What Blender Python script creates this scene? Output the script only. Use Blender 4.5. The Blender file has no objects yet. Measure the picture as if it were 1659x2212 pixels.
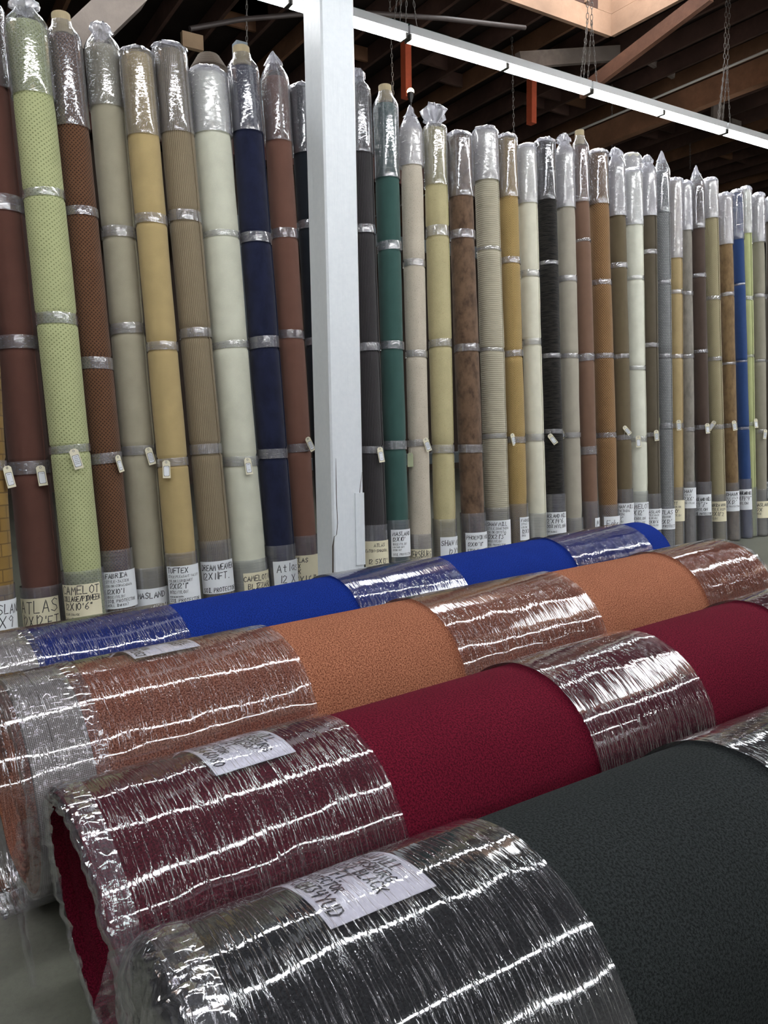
import bpy, math, random
import numpy as np
from mathutils import Vector, Matrix, noise

# ------------------------------------------------------------------ camera
PW, PH, F = 1659.0, 2212.0, 1700.0
EYE = np.array([0.0, 0.0, 1.37])
YAW, PITCH, ROLL = math.radians(57.5), math.atan((1106 - 905) / F), 0.016
_f = np.array([math.cos(YAW) * math.cos(PITCH), math.sin(YAW) * math.cos(PITCH), -math.sin(PITCH)])
_r0 = np.array([math.sin(YAW), -math.cos(YAW), 0.0])
_u0 = np.cross(_r0, _f)
_r = math.cos(ROLL) * _r0 - math.sin(ROLL) * _u0
_u = math.sin(ROLL) * _r0 + math.cos(ROLL) * _u0
scene = bpy.context.scene
COL = scene.collection
cam = bpy.data.cameras.new('camera')
cam.sensor_fit = 'VERTICAL'; cam.sensor_height = 24.0; cam.sensor_width = 18.0
cam.lens = F * 24.0 / PH
cam.clip_start = 0.05; cam.clip_end = 200
camo = bpy.data.objects.new('camera', cam); COL.objects.link(camo)
camo.matrix_world = Matrix([[_r[i], _u[i], -_f[i], EYE[i]] for i in range(3)] + [[0, 0, 0, 1]])
scene.camera = camo

# ------------------------------------------------------------------ world, exposure
world = bpy.data.worlds.new('world'); scene.world = world; world.use_nodes = True
world.node_tree.nodes['Background'].inputs[0].default_value = (0.82, 0.9, 1.0, 1)
world.node_tree.nodes['Background'].inputs[1].default_value = 6.0
scene.view_settings.view_transform = 'Standard'
scene.view_settings.look = 'None'
scene.view_settings.gamma = 1.0
scene.view_settings.use_curve_mapping = False
scene.view_settings.exposure = 0.52
scene.cycles.max_bounces = 8
scene.cycles.transparent_max_bounces = 24
scene.cycles.sample_clamp_indirect = 6.0
TUBE_POWER = 42.0
SKYLIGHT_POWER = 9.0

# ------------------------------------------------------------------ picture <-> place helpers
def ray(x, y):
    d = _f + _r * (x - PW / 2) / F - _u * (y - PH / 2) / F
    return d / np.linalg.norm(d)
def on_plane(x, y, n, c):
    d = ray(x, y); n = np.array(n, float)
    return EYE + d * ((c - EYE @ n) / (d @ n))
def proj(P):
    d = np.asarray(P, float) - EYE; z = d @ _f
    return PW / 2 + F * (d @ _r) / z, PH / 2 - F * (d @ _u) / z, z

random.seed(4)
PI = math.pi

# ------------------------------------------------------------------ material helpers
def s2l(c):
    return tuple(((v / 255) / 12.92 if v / 255 <= .04045 else ((v / 255 + .055) / 1.055) ** 2.4) for v in c)
def new_mat(name):
    m = bpy.data.materials.new(name); m.use_nodes = True
    nt = m.node_tree; nt.nodes.clear()
    out = nt.nodes.new('ShaderNodeOutputMaterial')
    return m, nt, out
def N(nt, t, **kw):
    n = nt.nodes.new(t)
    for k, v in kw.items():
        if k == 'ins':
            for a, b in v.items(): n.inputs[a].default_value = b
        else: setattr(n, k, v)
    return n
def L(nt, a, b): nt.links.new(a, b)
def mapping(nt, scale, coord='UV', rot=(0, 0, 0)):
    tc = N(nt, 'ShaderNodeTexCoord'); mp = N(nt, 'ShaderNodeMapping')
    mp.inputs['Scale'].default_value = scale; mp.inputs['Rotation'].default_value = rot
    L(nt, tc.outputs[coord], mp.inputs['Vector']); return mp.outputs['Vector']
def noise_n(nt, vec, scale, detail=2.0, rough=.5):
    n = N(nt, 'ShaderNodeTexNoise', ins={'Scale': scale, 'Detail': detail, 'Roughness': rough})
    L(nt, vec, n.inputs['Vector']); return n.outputs['Fac']
def ramp(nt, fac, p0, p1, c0=(0, 0, 0, 1), c1=(1, 1, 1, 1)):
    r = N(nt, 'ShaderNodeValToRGB'); r.color_ramp.elements[0].position = p0; r.color_ramp.elements[1].position = p1
    r.color_ramp.elements[0].color = c0; r.color_ramp.elements[1].color = c1
    L(nt, fac, r.inputs[0]); return r.outputs[0]
def mth(nt, op, a, b=None):
    n = N(nt, 'ShaderNodeMath', operation=op)
    for i, v in enumerate((a, b)):
        if v is None: continue
        if isinstance(v, (int, float)): n.inputs[i].default_value = v
        else: L(nt, v, n.inputs[i])
    return n.outputs[0]
def mixc(nt, fac, a, b):
    n = N(nt, 'ShaderNodeMix', data_type='RGBA')
    for s, v in ((n.inputs[0], fac), (n.inputs[6], a), (n.inputs[7], b)):
        if isinstance(v, (int, float)): s.default_value = v
        elif isinstance(v, tuple): s.default_value = v if len(v) == 4 else v + (1,)
        else: L(nt, v, s)
    return n.outputs[2]
def bump(nt, h, dist, strength=1.0, normal=None):
    b = N(nt, 'ShaderNodeBump', ins={'Strength': strength, 'Distance': dist}); L(nt, h, b.inputs['Height'])
    if normal is not None: L(nt, normal, b.inputs['Normal'])
    return b.outputs['Normal']

_mats = {}
def plain(name, rgb, rough=.6, metal=0.0, spec=.5, grain=0.0, coord='Object', scale=20, var=.12):
    if name in _mats: return _mats[name]
    m, nt, out = new_mat(name)
    p = N(nt, 'ShaderNodeBsdfPrincipled', ins={'Roughness': rough, 'Metallic': metal, 'Specular IOR Level': spec})
    c = s2l(rgb)
    v = mapping(nt, (1, 1, 1), coord)
    f = noise_n(nt, v, scale, 4)
    col = mixc(nt, f, tuple(x * (1 - var) for x in c), tuple(min(1, x * (1 + var)) for x in c))
    L(nt, col, p.inputs['Base Color'])
    if grain: L(nt, bump(nt, f, grain), p.inputs['Normal'])
    L(nt, p.outputs[0], out.inputs[0]); _mats[name] = m; return m

def wood(name, rgb, stretch=(1, 1, 12), var=.45, rough=.75):
    if name in _mats: return _mats[name]
    m, nt, out = new_mat(name)
    p = N(nt, 'ShaderNodeBsdfPrincipled', ins={'Roughness': rough, 'Specular IOR Level': .25})
    c = s2l(rgb); v = mapping(nt, stretch, 'UV')
    f = noise_n(nt, v, 9, 6, .65); g = noise_n(nt, mapping(nt, (1, 1, 1), 'Object'), 1.3, 2)
    col = mixc(nt, f, tuple(x * (1 - var) for x in c), tuple(x * (1 + var) for x in c))
    col = mixc(nt, ramp(nt, g, .35, .7), col, tuple(x * .55 for x in c))
    L(nt, col, p.inputs['Base Color']); L(nt, bump(nt, f, .004), p.inputs['Normal'])
    L(nt, p.outputs[0], out.inputs[0]); _mats[name] = m; return m

def carpet_mat(name, rgb, pattern='plain', rgb2=None, depth=.0015, speck=.3, fine=420, mott=.12):
    """pile with its own weave; UVs are in metres (u round the roll, v along it)"""
    if name in _mats: return _mats[name]
    m, nt, out = new_mat(name)
    p = N(nt, 'ShaderNodeBsdfPrincipled', ins={'Roughness': .95, 'Specular IOR Level': .08, 'Sheen Weight': 0.0 if pattern == 'pile' else .12, 'Sheen Roughness': .6})
    def mute(q): g = sum(q) / 3; return tuple(g + (x - g) * (.96 if pattern == 'pile' else .78) for x in q)
    kf = .88 if pattern == 'pile' else 1.12
    c = tuple(x * kf for x in s2l(mute(rgb))); c2 = tuple(x * kf for x in s2l(mute(rgb2))) if rgb2 else tuple(x * .45 for x in c)
    uv = mapping(nt, (1, 1, 1))
    f = noise_n(nt, uv, fine, 2, .7)
    big = noise_n(nt, uv, 9, 3, .6)
    col = mixc(nt, ramp(nt, f, .32, .68), tuple(x * (1 - speck) for x in c), tuple(min(1, x * (1 + speck)) for x in c))
    col = mixc(nt, ramp(nt, big, .3, .75), col, mixc(nt, mott, col, (0, 0, 0)))
    h = f; hd = .0007
    if pattern in ('dots', 'rib_v', 'rib_h', 'herring', 'basket', 'honey'):
        sep = N(nt, 'ShaderNodeSeparateXYZ'); L(nt, uv, sep.inputs[0]); U, V = sep.outputs[0], sep.outputs[1]
        wob = mth(nt, 'MULTIPLY', noise_n(nt, uv, 60, 2), .004)
        U2 = mth(nt, 'ADD', U, wob); V2 = mth(nt, 'ADD', V, wob)
        def wave(x, k): return mth(nt, 'MULTIPLY', mth(nt, 'ADD', mth(nt, 'SINE', mth(nt, 'MULTIPLY', x, 2 * PI * k)), 1.0), .5)
        if pattern == 'dots':
            w = mth(nt, 'MULTIPLY', wave(mth(nt, 'ADD', U2, V2), 38), wave(mth(nt, 'SUBTRACT', mth(nt, 'MULTIPLY', U2, .8), V2), 38))
            w = ramp(nt, w, .45, .8)
        elif pattern == 'honey':
            w = mth(nt, 'MULTIPLY', wave(mth(nt, 'ADD', U2, V2), 42), wave(mth(nt, 'SUBTRACT', U2, V2), 42))
            w = ramp(nt, w, .12, .6)
        elif pattern == 'rib_v': w = wave(U2, 75)
        elif pattern == 'rib_h': w = wave(V2, 60)
        elif pattern == 'herring':
            tri = mth(nt, 'ABSOLUTE', mth(nt, 'SUBTRACT', mth(nt, 'FRACT', mth(nt, 'MULTIPLY', U2, 14)), .5))
            w = wave(mth(nt, 'ADD', V2, mth(nt, 'MULTIPLY', tri, .09)), 50)
        elif pattern == 'basket':
            br = N(nt, 'ShaderNodeTexBrick', ins={'Scale': 1.0, 'Mortar Size': .0035, 'Brick Width': .03, 'Row Height': .016, 'Mortar Smooth': .6})
            br.inputs['Color1'].default_value = (0, 0, 0, 1); br.inputs['Color2'].default_value = (.3, .3, .3, 1); br.inputs['Mortar'].default_value = (1, 1, 1, 1)
            L(nt, uv, br.inputs['Vector']); w = br.outputs[0]
        col = mixc(nt, mth(nt, 'MULTIPLY', w, .8), col, c2)
        h = mth(nt, 'SUBTRACT', mth(nt, 'MULTIPLY', f, .25), w); hd = depth
    elif pattern == 'blocks':
        br = N(nt, 'ShaderNodeTexBrick', ins={'Scale': 1.0, 'Mortar Size': .004, 'Brick Width': .11, 'Row Height': .075, 'Mortar Smooth': .3})
        br.inputs['Color1'].default_value = (0, 0, 0, 1); br.inputs['Color2'].default_value = (.5, .5, .5, 1); br.inputs['Mortar'].default_value = (1, 1, 1, 1)
        L(nt, uv, br.inputs['Vector']); w = br.outputs[0]
        col = mixc(nt, mth(nt, 'MULTIPLY', w, .7), col, c2); h = mth(nt, 'SUBTRACT', mth(nt, 'MULTIPLY', f, .25), w); hd = .004
    elif pattern == 'shag':
        w = noise_n(nt, mapping(nt, (9, 90, 1)), 1, 3, .6)
        col = mixc(nt, ramp(nt, w, .4, .62), col, c2); h = w; hd = .008
    elif pattern == 'velvet':
        w = noise_n(nt, mapping(nt, (13, 8, 1)), 1, 5, .65)
        col = mixc(nt, ramp(nt, w, .42, .66), col, c2)
    elif pattern == 'specks':
        w = noise_n(nt, uv, 120, 2, .6)
        col = mixc(nt, ramp(nt, w, .6, .72), col, c2)
    elif pattern == 'pile':
        w = noise_n(nt, uv, 190, 2, .8)
        col = mixc(nt, ramp(nt, w, .42, .60), col, c2)
        h = mth(nt, 'ADD', mth(nt, 'MULTIPLY', w, -1.0), f); hd = .0022
    L(nt, col, p.inputs['Base Color'])
    L(nt, bump(nt, h, hd), p.inputs['Normal'])
    L(nt, p.outputs[0], out.inputs[0]); _mats[name] = m; return m

def plastic_mat(name, milk=.25, tint=(.93, .95, .97), rough=.12, kind='wrap', su=18, sv=230, amp=.0005, gloss=.10, tone=.75, wave=.003, cap=.9, fk=1.2):
    """stretch film: see-through sheet, a little milky, with a shiny wrinkled skin"""
    if name in _mats: return _mats[name]
    m, nt, out = new_mat(name)
    uv = mapping(nt, (su, sv, 1))
    n1 = noise_n(nt, uv, 1.0, 3, .6) if kind != 'streak' else ramp(nt, noise_n(nt, uv, 1.0, 2, .6), .53, .70)
    n2 = noise_n(nt, mapping(nt, (7, 7, 1)), 1.0, 3, .6)
    n3 = noise_n(nt, mapping(nt, (su * .35, sv * .3, 1), rot=(0, 0, .12)), 1.0, 2, .5)
    nrm = bump(nt, n1, amp)
    nrm = bump(nt, n3, amp * (2.0 if kind != 'streak' else .5), 1.0, nrm)
    nrm = bump(nt, n2, wave, 1.0, nrm)
    if kind == 'crumple':
        v = N(nt, 'ShaderNodeTexVoronoi', ins={'Scale': 28.0}); L(nt, mapping(nt, (1, 1, 1)), v.inputs['Vector'])
        nrm = bump(nt, v.outputs['Distance'], .008, 1.0, nrm)
    tr = N(nt, 'ShaderNodeBsdfTransparent'); tr.inputs[0].default_value = tint + (1,)
    di = N(nt, 'ShaderNodeBsdfDiffuse'); di.inputs[0].default_value = (tone * .97, tone * .95, tone * 1.06, 1); L(nt, nrm, di.inputs['Normal'])
    mx = N(nt, 'ShaderNodeMixShader')
    hi = min(1, milk * 1.7 + .06) if milk < .35 else milk * 1.06
    streak = ramp(nt, n1, *((.45, .8) if kind != 'streak' else (.0, 1.0)), (milk * (.7 if milk < .35 else .94),) * 3 + (1,), (hi,) * 3 + (1,))
    L(nt, streak, mx.inputs[0]); L(nt, tr.outputs[0], mx.inputs[1]); L(nt, di.outputs[0], mx.inputs[2])
    gl = N(nt, 'ShaderNodeBsdfGlossy', ins={'Roughness': rough}); gl.inputs[0].default_value = (1, 1, 1, 1); L(nt, nrm, gl.inputs['Normal'])
    fr = N(nt, 'ShaderNodeFresnel', ins={'IOR': 1.5}); L(nt, nrm, fr.inputs['Normal'])
    fac = mth(nt, 'MINIMUM', mth(nt, 'ADD', mth(nt, 'MULTIPLY', fr.outputs[0], fk), gloss), cap)
    m2 = N(nt, 'ShaderNodeMixShader'); L(nt, fac, m2.inputs[0]); L(nt, mx.outputs[0], m2.inputs[1]); L(nt, gl.outputs[0], m2.inputs[2])
    L(nt, m2.outputs[0], out.inputs[0]); _mats[name] = m; return m

def emit_mat(name, rgb, strength):
    if name in _mats: return _mats[name]
    m, nt, out = new_mat(name)
    e = N(nt, 'ShaderNodeEmission', ins={'Strength': strength}); e.inputs[0].default_value = rgb + (1,)
    L(nt, e.outputs[0], out.inputs[0]); _mats[name] = m; return m

# ------------------------------------------------------------------ mesh helpers
class MB:
    def __init__(s): s.v = []; s.f = []; s.uv = []
    def quad(s, pts, uvs=None):
        b = len(s.v); s.v += [tuple(p) for p in pts]; s.f.append(tuple(range(b, b + len(pts))))
        s.uv += uvs if uvs else [(0, 0)] * len(pts)
    def grid(s, P, UV=None, flip=False):
        """P[i][j] grid of points"""
        b = len(s.v); n, m = len(P), len(P[0])
        for row in P: s.v += [tuple(p) for p in row]
        for i in range(n - 1):
            for j in range(m - 1):
                q = [(i, j), (i, j + 1), (i + 1, j + 1), (i + 1, j)]
                if flip: q = q[::-1]
                s.f.append(tuple(b + a * m + c for a, c in q))
                s.uv += [UV[a][c] if UV else (0, 0) for a, c in q]
    def box(s, c, sx, sy, sz, M=None):
        M = M or Matrix.Identity(3); c = Vector(c)
        h = Vector((sx / 2, sy / 2, sz / 2))
        for ax in range(3):
            a, b = (ax + 1) % 3, (ax + 2) % 3
            for sg in (-1, 1):
                pts, uvs = [], []
                for p, q in ((-1, -1), (1, -1), (1, 1), (-1, 1)) if sg > 0 else ((-1, -1), (-1, 1), (1, 1), (1, -1)):
                    v = Vector((0, 0, 0)); v[ax] = sg * h[ax]; v[a] = p * h[a]; v[b] = q * h[b]
                    pts.append(c + M @ v)
                    # v coordinate of the UV runs along the longest side
                    A, B = v[a], v[b]
                    uvs.append((A, B) if h[b] <= h[a] else (B, A))
                uvs = [(y_, x_) for x_, y_ in uvs]
                s.quad(pts, uvs)
        return s
    def beam(s, p0, p1, w, h, up=(0, 0, 1)):
        p0, p1 = Vector(p0), Vector(p1); z = (p1 - p0).normalized(); x = Vector(up).cross(z)
        if x.length < 1e-4: x = Vector((1, 0, 0)).cross(z)
        x.normalize(); y = z.cross(x)
        M = Matrix((x, y, z)).transposed()
        return s.box((p0 + p1) / 2, w, h, (p1 - p0).length, M)
    def tube(s, pts, r, n=8, cap=True):
        pts = [Vector(p) for p in pts]; rows = []
        for i, p in enumerate(pts):
            t = (pts[min(i + 1, len(pts) - 1)] - pts[max(i - 1, 0)]).normalized()
            a = t.orthogonal().normalized() if i == 0 else (a - t * a.dot(t)).normalized()
            b = t.cross(a); rr = r[i] if isinstance(r, (list, tuple)) else r
            rows.append([p + a * rr * math.cos(2 * PI * k / n) + b * rr * math.sin(2 * PI * k / n) for k in range(n + 1)])
        s.grid(rows, [[(k / n, i / max(1, len(pts) - 1)) for k in range(n + 1)] for i in range(len(pts))])
        if cap:
            s.quad(rows[0][:-1][::-1]); s.quad(rows[-1][:-1])
        return s
    def build(s, name, mat, parent=None, smooth=False, label=None):
        me = bpy.data.meshes.new(name); me.from_pydata(s.v, [], s.f); me.update()
        uvl = me.uv_layers.new(name='UVMap'); uvl.data.foreach_set('uv', [x for t in s.uv for x in t])
        if smooth: me.polygons.foreach_set('use_smooth', [True] * len(me.polygons))
        me.materials.append(mat)
        o = bpy.data.objects.new(name, me); COL.objects.link(o)
        if parent is not None: o.parent = parent
        if label: o['label'] = label
        return o
def tag(o, label=None, cat=None, group=None, kind=None):
    for k, v in (('label', label), ('category', cat), ('group', group), ('kind', kind)):
        if v: o[k] = v
    return o
def empty(name, M):
    o = bpy.data.objects.new(name, None); COL.objects.link(o); o.matrix_world = M
    o.empty_display_size = .1; return o

# ------------------------------------------------------------------ handwriting (marker strokes)
GL = {
'A': '0,0 2,6 4,0|1,2 3.2,2', 'B': '0,0 0,6 3,5.6 3.2,4 0,3.2 3.6,2.4 3.6,.6 0,0', 'C': '4,5 2.4,6 .4,4.4 .3,1.6 2,0 4,.8',
'D': '0,0 0,6 2.6,5.4 4,3.2 2.8,.6 0,0', 'E': '4,6 0,6 0,0 4,0|0,3 3,3', 'F': '4,6 0,6 0,0|0,3 3,3', 'G': '4,5 2.2,6 .2,4 .3,1.4 2.2,0 4,1 4,2.8 2.4,2.8',
'H': '0,0 0,6|4,0 4,6|0,3 4,3', 'I': '.6,6 3.4,6|2,6 2,0|.6,0 3.4,0', 'J': '1,6 4,6|3,6 3,1.2 1.8,0 .4,1', 'K': '0,0 0,6|4,6 0,2.6|1.2,3.6 4,0',
'L': '0,6 0,0 3.6,0', 'M': '0,0 .4,6 2,2.4 3.8,6 4.2,0', 'N': '0,0 0,6 4,0 4,6', 'O': '2,6 .2,4.4 .2,1.6 2,0 3.8,1.6 3.8,4.4 2,6',
'P': '0,0 0,6 3.4,5.6 3.6,3.6 0,2.8', 'Q': '2,6 .2,4.4 .2,1.6 2,0 3.8,1.6 3.8,4.4 2,6|2.4,1.6 4.2,-.4', 'R': '0,0 0,6 3.4,5.6 3.5,3.8 0,3|1.4,3 4,0',
'S': '3.8,5.2 2,6 .3,4.8 1,3.4 3.2,2.6 3.8,1.2 2,0 0,.8', 'T': '0,6 4,6|2,6 2,0', 'U': '0,6 .1,1.4 1.8,0 3.8,1.4 4,6', 'V': '0,6 2,0 4,6',
'W': '0,6 1,0 2,4 3.2,0 4.4,6', 'X': '0,6 4,0|4,6 0,0', 'Y': '0,6 2,3 4,6|2,3 2,0', 'Z': '0,6 4,6 0,0 4,0',
'0': '2,6 .3,4.4 .3,1.6 2,0 3.7,1.6 3.7,4.4 2,6', '1': '2,6 2,0', '2': '.2,4.8 1.6,6 3.6,4.8 3,3 0,0 4,0', '3': '.2,5.6 3.6,5.6 2,3.6 3.8,2 2.6,.2 .2,.4',
'4': '.6,6 .2,3 4,3|3.2,6 3,0', '5': '3.8,6 .6,6 .4,3.6 3,3.6 3.6,1.6 2,0 .2,.4', '6': '3.2,6 .8,3.6 .2,1.4 2,0 3.8,1.4 2.4,3 .4,2',
'7': '0,6 4,6 1.4,0', '8': '2,3.2 .4,4.6 2,6 3.6,4.6 2,3.2 .2,1.4 2,0 3.8,1.4 2,3.2', '9': '3.6,4.6 2,6 .4,4.6 1.8,3.2 3.6,4.6 3,0',
'-': '.6,3 3,3', '.': '1,0 1.3,.3', '/': '0,0 3.6,6', "'": '1,6 .8,4.6', '"': '.6,6 .5,4.8|1.8,6 1.7,4.8', '#': '1,0 1.6,6|2.8,0 3.4,6|0,2 4,2|.2,4 4.2,4',
'%': '0,0 4,6|.4,6 1.2,5.2 .4,4.6 .2,5.4 .4,6|3.2,1.6 4,.8 3.2,0 2.8,.8 3.2,1.6', '+': '2,1 2,5|0,3 4,3', ' ': '', ',': '1,.4 .6,-1', '&': '4,0 .8,4.6 2,6 2.8,4.8 .2,1.6 1.4,0 4,2',
'a': '3,3.4 1.4,3.8 .3,2 1.4,.2 3,1.6|3.1,3.6 3.2,0', 'b': '.3,6 .3,0|.3,2.4 2,3.6 3.2,2 1.8,.1 .3,.8', 'c': '3,3 1.6,3.7 .3,2 1.4,.1 3,.6', 'd': '3,6 3.1,0|3,2.6 1.4,3.6 .3,2 1.4,.1 3,1',
'e': '.4,2 3,2.2 2,3.7 .4,2.4 .8,.4 3,.5', 'f': '3,5.6 1.8,6 1.4,4.6 1.3,0|.2,3.6 2.8,3.6', 'g': '3,3.4 1.4,3.8 .3,2 1.4,.4 3,1.6|3.1,3.6 3,-1.4 .8,-1.6', 'h': '.3,6 .3,0|.3,2.4 1.8,3.6 3,2.6 3,0',
'i': '1,3.6 1,0|1,4.8 1.1,5', 'l': '1,6 1.1,0', 'm': '.2,3.6 .2,0|.2,2.6 1.2,3.7 2,2.6 2,0|2,2.6 3,3.7 3.8,2.6 3.8,0', 'n': '.3,3.6 .3,0|.3,2.4 1.8,3.7 3,2.6 3,0', 'o': '1.6,3.7 .3,2 1.6,0 3,2 1.6,3.7',
'r': '.4,3.6 .4,0|.4,2.2 1.6,3.7 2.8,3.4', 's': '2.8,3.2 1.4,3.7 .5,2.8 2.6,1.2 1.6,0 .2,.5', 't': '1.4,5.4 1.5,.4 2.8,.2|.2,3.7 2.8,3.7', 'u': '.3,3.6 .5,.4 2,.1 3,1.6|3,3.6 3.1,0', 'x': '.3,3.6 3,0|3,3.6 .3,0', 'y': '.3,3.6 1.6,1|3,3.6 .8,-1.8', 'z': '.3,3.6 3,3.6 .3,0 3,0', 'p': '.4,3.6 .3,-2|.4,2.6 2,3.7 3,2 1.6,.1 .4,.9', 'v': '.3,3.6 1.6,0 3,3.6', 'w': '.2,3.6 1,0 2,2.8 3,0 3.8,3.6'}
def text_strokes(txt, h, rnd, slant=.1):
    """list of polylines (x, y) in metres, and the line's length"""
    s = h / 6.0; x = 0; out = []
    for ch in txt:
        g = GL.get(ch, '')
        jx, jy, js = rnd.uniform(-.2, .2), rnd.uniform(-.35, .35), rnd.uniform(.92, 1.08)
        for pl in g.split('|'):
            if not pl: continue
            pts = [tuple(map(float, q.split(','))) for q in pl.split()]
            out.append([((x + jx + px * js * .82 + py * slant) * s, (py * js + jy) * s) for px, py in pts])
        x += 2.4 if ch in "'.,1iIl" else (2.6 if ch == ' ' else 4.6 if ch.isupper() or ch.isdigit() else 3.9)
    return out, x * s
def strokes_mesh(strokes, w, f):
    """ribbons along strokes; f maps (x, y) of the paper to a point just above it"""
    mb = MB()
    for pl in strokes:
        # subdivide so the ribbon follows the curved paper
        q = [pl[0]]
        for a, b in zip(pl, pl[1:]):
            n = max(1, int(math.hypot(b[0] - a[0], b[1] - a[1]) / .014))
            q += [(a[0] + (b[0] - a[0]) * k / n, a[1] + (b[1] - a[1]) * k / n) for k in range(1, n + 1)]
        rows = []
        for i, p in enumerate(q):
            a, b = q[max(i - 1, 0)], q[min(i + 1, len(q) - 1)]
            t = np.array([b[0] - a[0], b[1] - a[1]]); t = t / (np.linalg.norm(t) + 1e-9)
            e = (-.4 if i == 0 else .4 if i == len(q) - 1 else 0) * w
            c = np.array(p) + t * e; n_ = np.array([-t[1], t[0]]) * w / 2
            rows.append([f(*(c - n_)), f(*(c + n_))])
        mb.grid(rows)
    return mb

INK = plain('marker_ink', (38, 38, 44), .6)
PENCIL = plain('thin_pen_ink', (88, 86, 84), .7)
PAPER = plain('white_paper', (226, 229, 234), .7, var=.03)
PAPER_CREAM = plain('cream_paper', (222, 214, 186), .75, var=.04)
CARD = plain('manila_card', (226, 220, 196), .75, var=.04)
CARD_GREEN = plain('green_card', (178, 184, 150), .75, var=.04)
CARDBOARD = plain('cardboard_core', (176, 160, 128), .85, var=.15)
STRING = plain('white_string', (205, 200, 186), .8)
FILM = plastic_mat('stretch_film', milk=.14, rough=.09, kind='streak', su=75, sv=140, amp=.0013, gloss=.09, tone=.72, wave=.002)
FILM_MILKY = plastic_mat('milky_poly_bag', milk=.40, rough=.16, kind='streak', su=30, sv=50, amp=.0022, gloss=.07, tone=.74, wave=.003)
FILM_BASE = plastic_mat('film_round_foot', milk=.16, rough=.14, su=4, sv=200, amp=.0005, gloss=.06, tone=.66, wave=.001)
FILM_BAND = plastic_mat('film_band', milk=.24, rough=.12, kind='streak', su=30, sv=160, amp=.0012, gloss=.12, tone=.74, wave=.0015)
FILM_TUFT = plastic_mat('bunched_film', milk=.5, rough=.22, kind='crumple', su=60, sv=60, amp=.001, gloss=.10, tone=.8, cap=.5)
FILM_BIG = plastic_mat('clear_film_big_roll', milk=.03, tint=(.93, .90, .95), rough=.06, kind='streak', su=10, sv=210, amp=.0013, gloss=.07, tone=.62, wave=.0008, fk=1.15)
FILM_END = plastic_mat('gathered_clear_film', milk=.06, tint=(.96, .96, .97), rough=.1, kind='crumple', su=40, sv=140, amp=.0006, gloss=.03, tone=.7, wave=.001, cap=.4, fk=.6)

# ------------------------------------------------------------------ room shell
def struct(o): o['kind'] = 'structure'; return o
XL, XR, YF, YB, ZR = -9.0, 34.0, -11.0, 17.0, 7.0
def floor_mat():
    m, nt, out = new_mat('concrete_floor')
    p = N(nt, 'ShaderNodeBsdfPrincipled', ins={'Specular IOR Level': .45})
    v = mapping(nt, (1, 1, 1), 'Object')
    a = noise_n(nt, v, 1.1, 6, .6); b = noise_n(nt, v, 45, 4, .7)
    col = mixc(nt, ramp(nt, a, .3, .72), s2l((72, 74, 64)), s2l((112, 112, 102)))
    col = mixc(nt, ramp(nt, b, .45, .75), col, mixc(nt, .5, col, s2l((70, 70, 62))))
    L(nt, col, p.inputs['Base Color']); L(nt, ramp(nt, a, .2, .8, (.3,) * 3 + (1,), (.5,) * 3 + (1,)), p.inputs['Roughness'])
    L(nt, bump(nt, b, .0006), p.inputs['Normal']); L(nt, p.outputs[0], out.inputs[0]); return m
def noise_vec(nt, v):
    n = N(nt, 'ShaderNodeTexNoise', ins={'Scale': 2.0, 'Detail': 4.0}); L(nt, v, n.inputs['Vector']); return n.outputs['Color']
mb = MB(); mb.box(((XL + XR) / 2, (YF + YB) / 2, -.1), XR - XL, YB - YF, .2); struct(mb.build('floor', floor_mat()))
WALL = plain('old_board_wall', (74, 62, 54), .9, scale=3, var=.3)
WALL_PALE = plain('pale_painted_wall', (150, 150, 146), .8, scale=2, var=.08)
cx, cy = (XL + XR) / 2, (YF + YB) / 2
struct(MB().box((cx, YB + .1, ZR / 2), XR - XL, .2, ZR).build('wall_back', WALL))
struct(MB().box((cx, YF - .1, ZR / 2), XR - XL, .2, ZR).build('wall_front', WALL_PALE))
struct(MB().box((XL - .1, cy, ZR / 2), .2, YB - YF, ZR).build('wall_left', WALL_PALE))
struct(MB().box((XR + .1, cy, ZR / 2), .2, YB - YF, ZR).build('wall_right', WALL_PALE))

# roof deck with skylight openings (x0, x1, y0, y1)
SKY = [(6.2, 8.82, 5.2, 7.9), (9.2, 12.8, -1.6, 2.6), (-4.6, -2.0, 3.6, 6.2), (-3.0, .2, -7.5, -4.0), (15.5, 18.5, 4.4, 7.0), (17.5, 20.5, -2, 1.6)]  # first in view, second inferred from reflections, the rest added for ambient light
def in_open(x, y): return any(a < x < b and c < y < d for a, b, c, d in SKY)
xs = sorted({XL, XR} | {v for s in SKY for v in s[:2]}); ys = sorted({YF, YB} | {v for s in SKY for v in s[2:]})
DECK = wood('roof_deck_wood', (44, 34, 30), (1, 1, 1), .4)
mb = MB()
for a, b in zip(xs, xs[1:]):
    for c, d in zip(ys, ys[1:]):
        if not in_open((a + b) / 2, (c + d) / 2): mb.box(((a + b) / 2, (c + d) / 2, ZR + .03), b - a, d - c, .06)
ceiling = struct(mb.build('ceiling', DECK))
JOIST = wood('dark_joist_wood', (82, 60, 52)); JOIST_L = wood('brown_joist_wood', (118, 84, 62)); GREYW = wood('grey_weathered_wood', (120, 108, 100)); PALEW = wood('pale_pine_wood', (214, 182, 148), var=.2)
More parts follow.
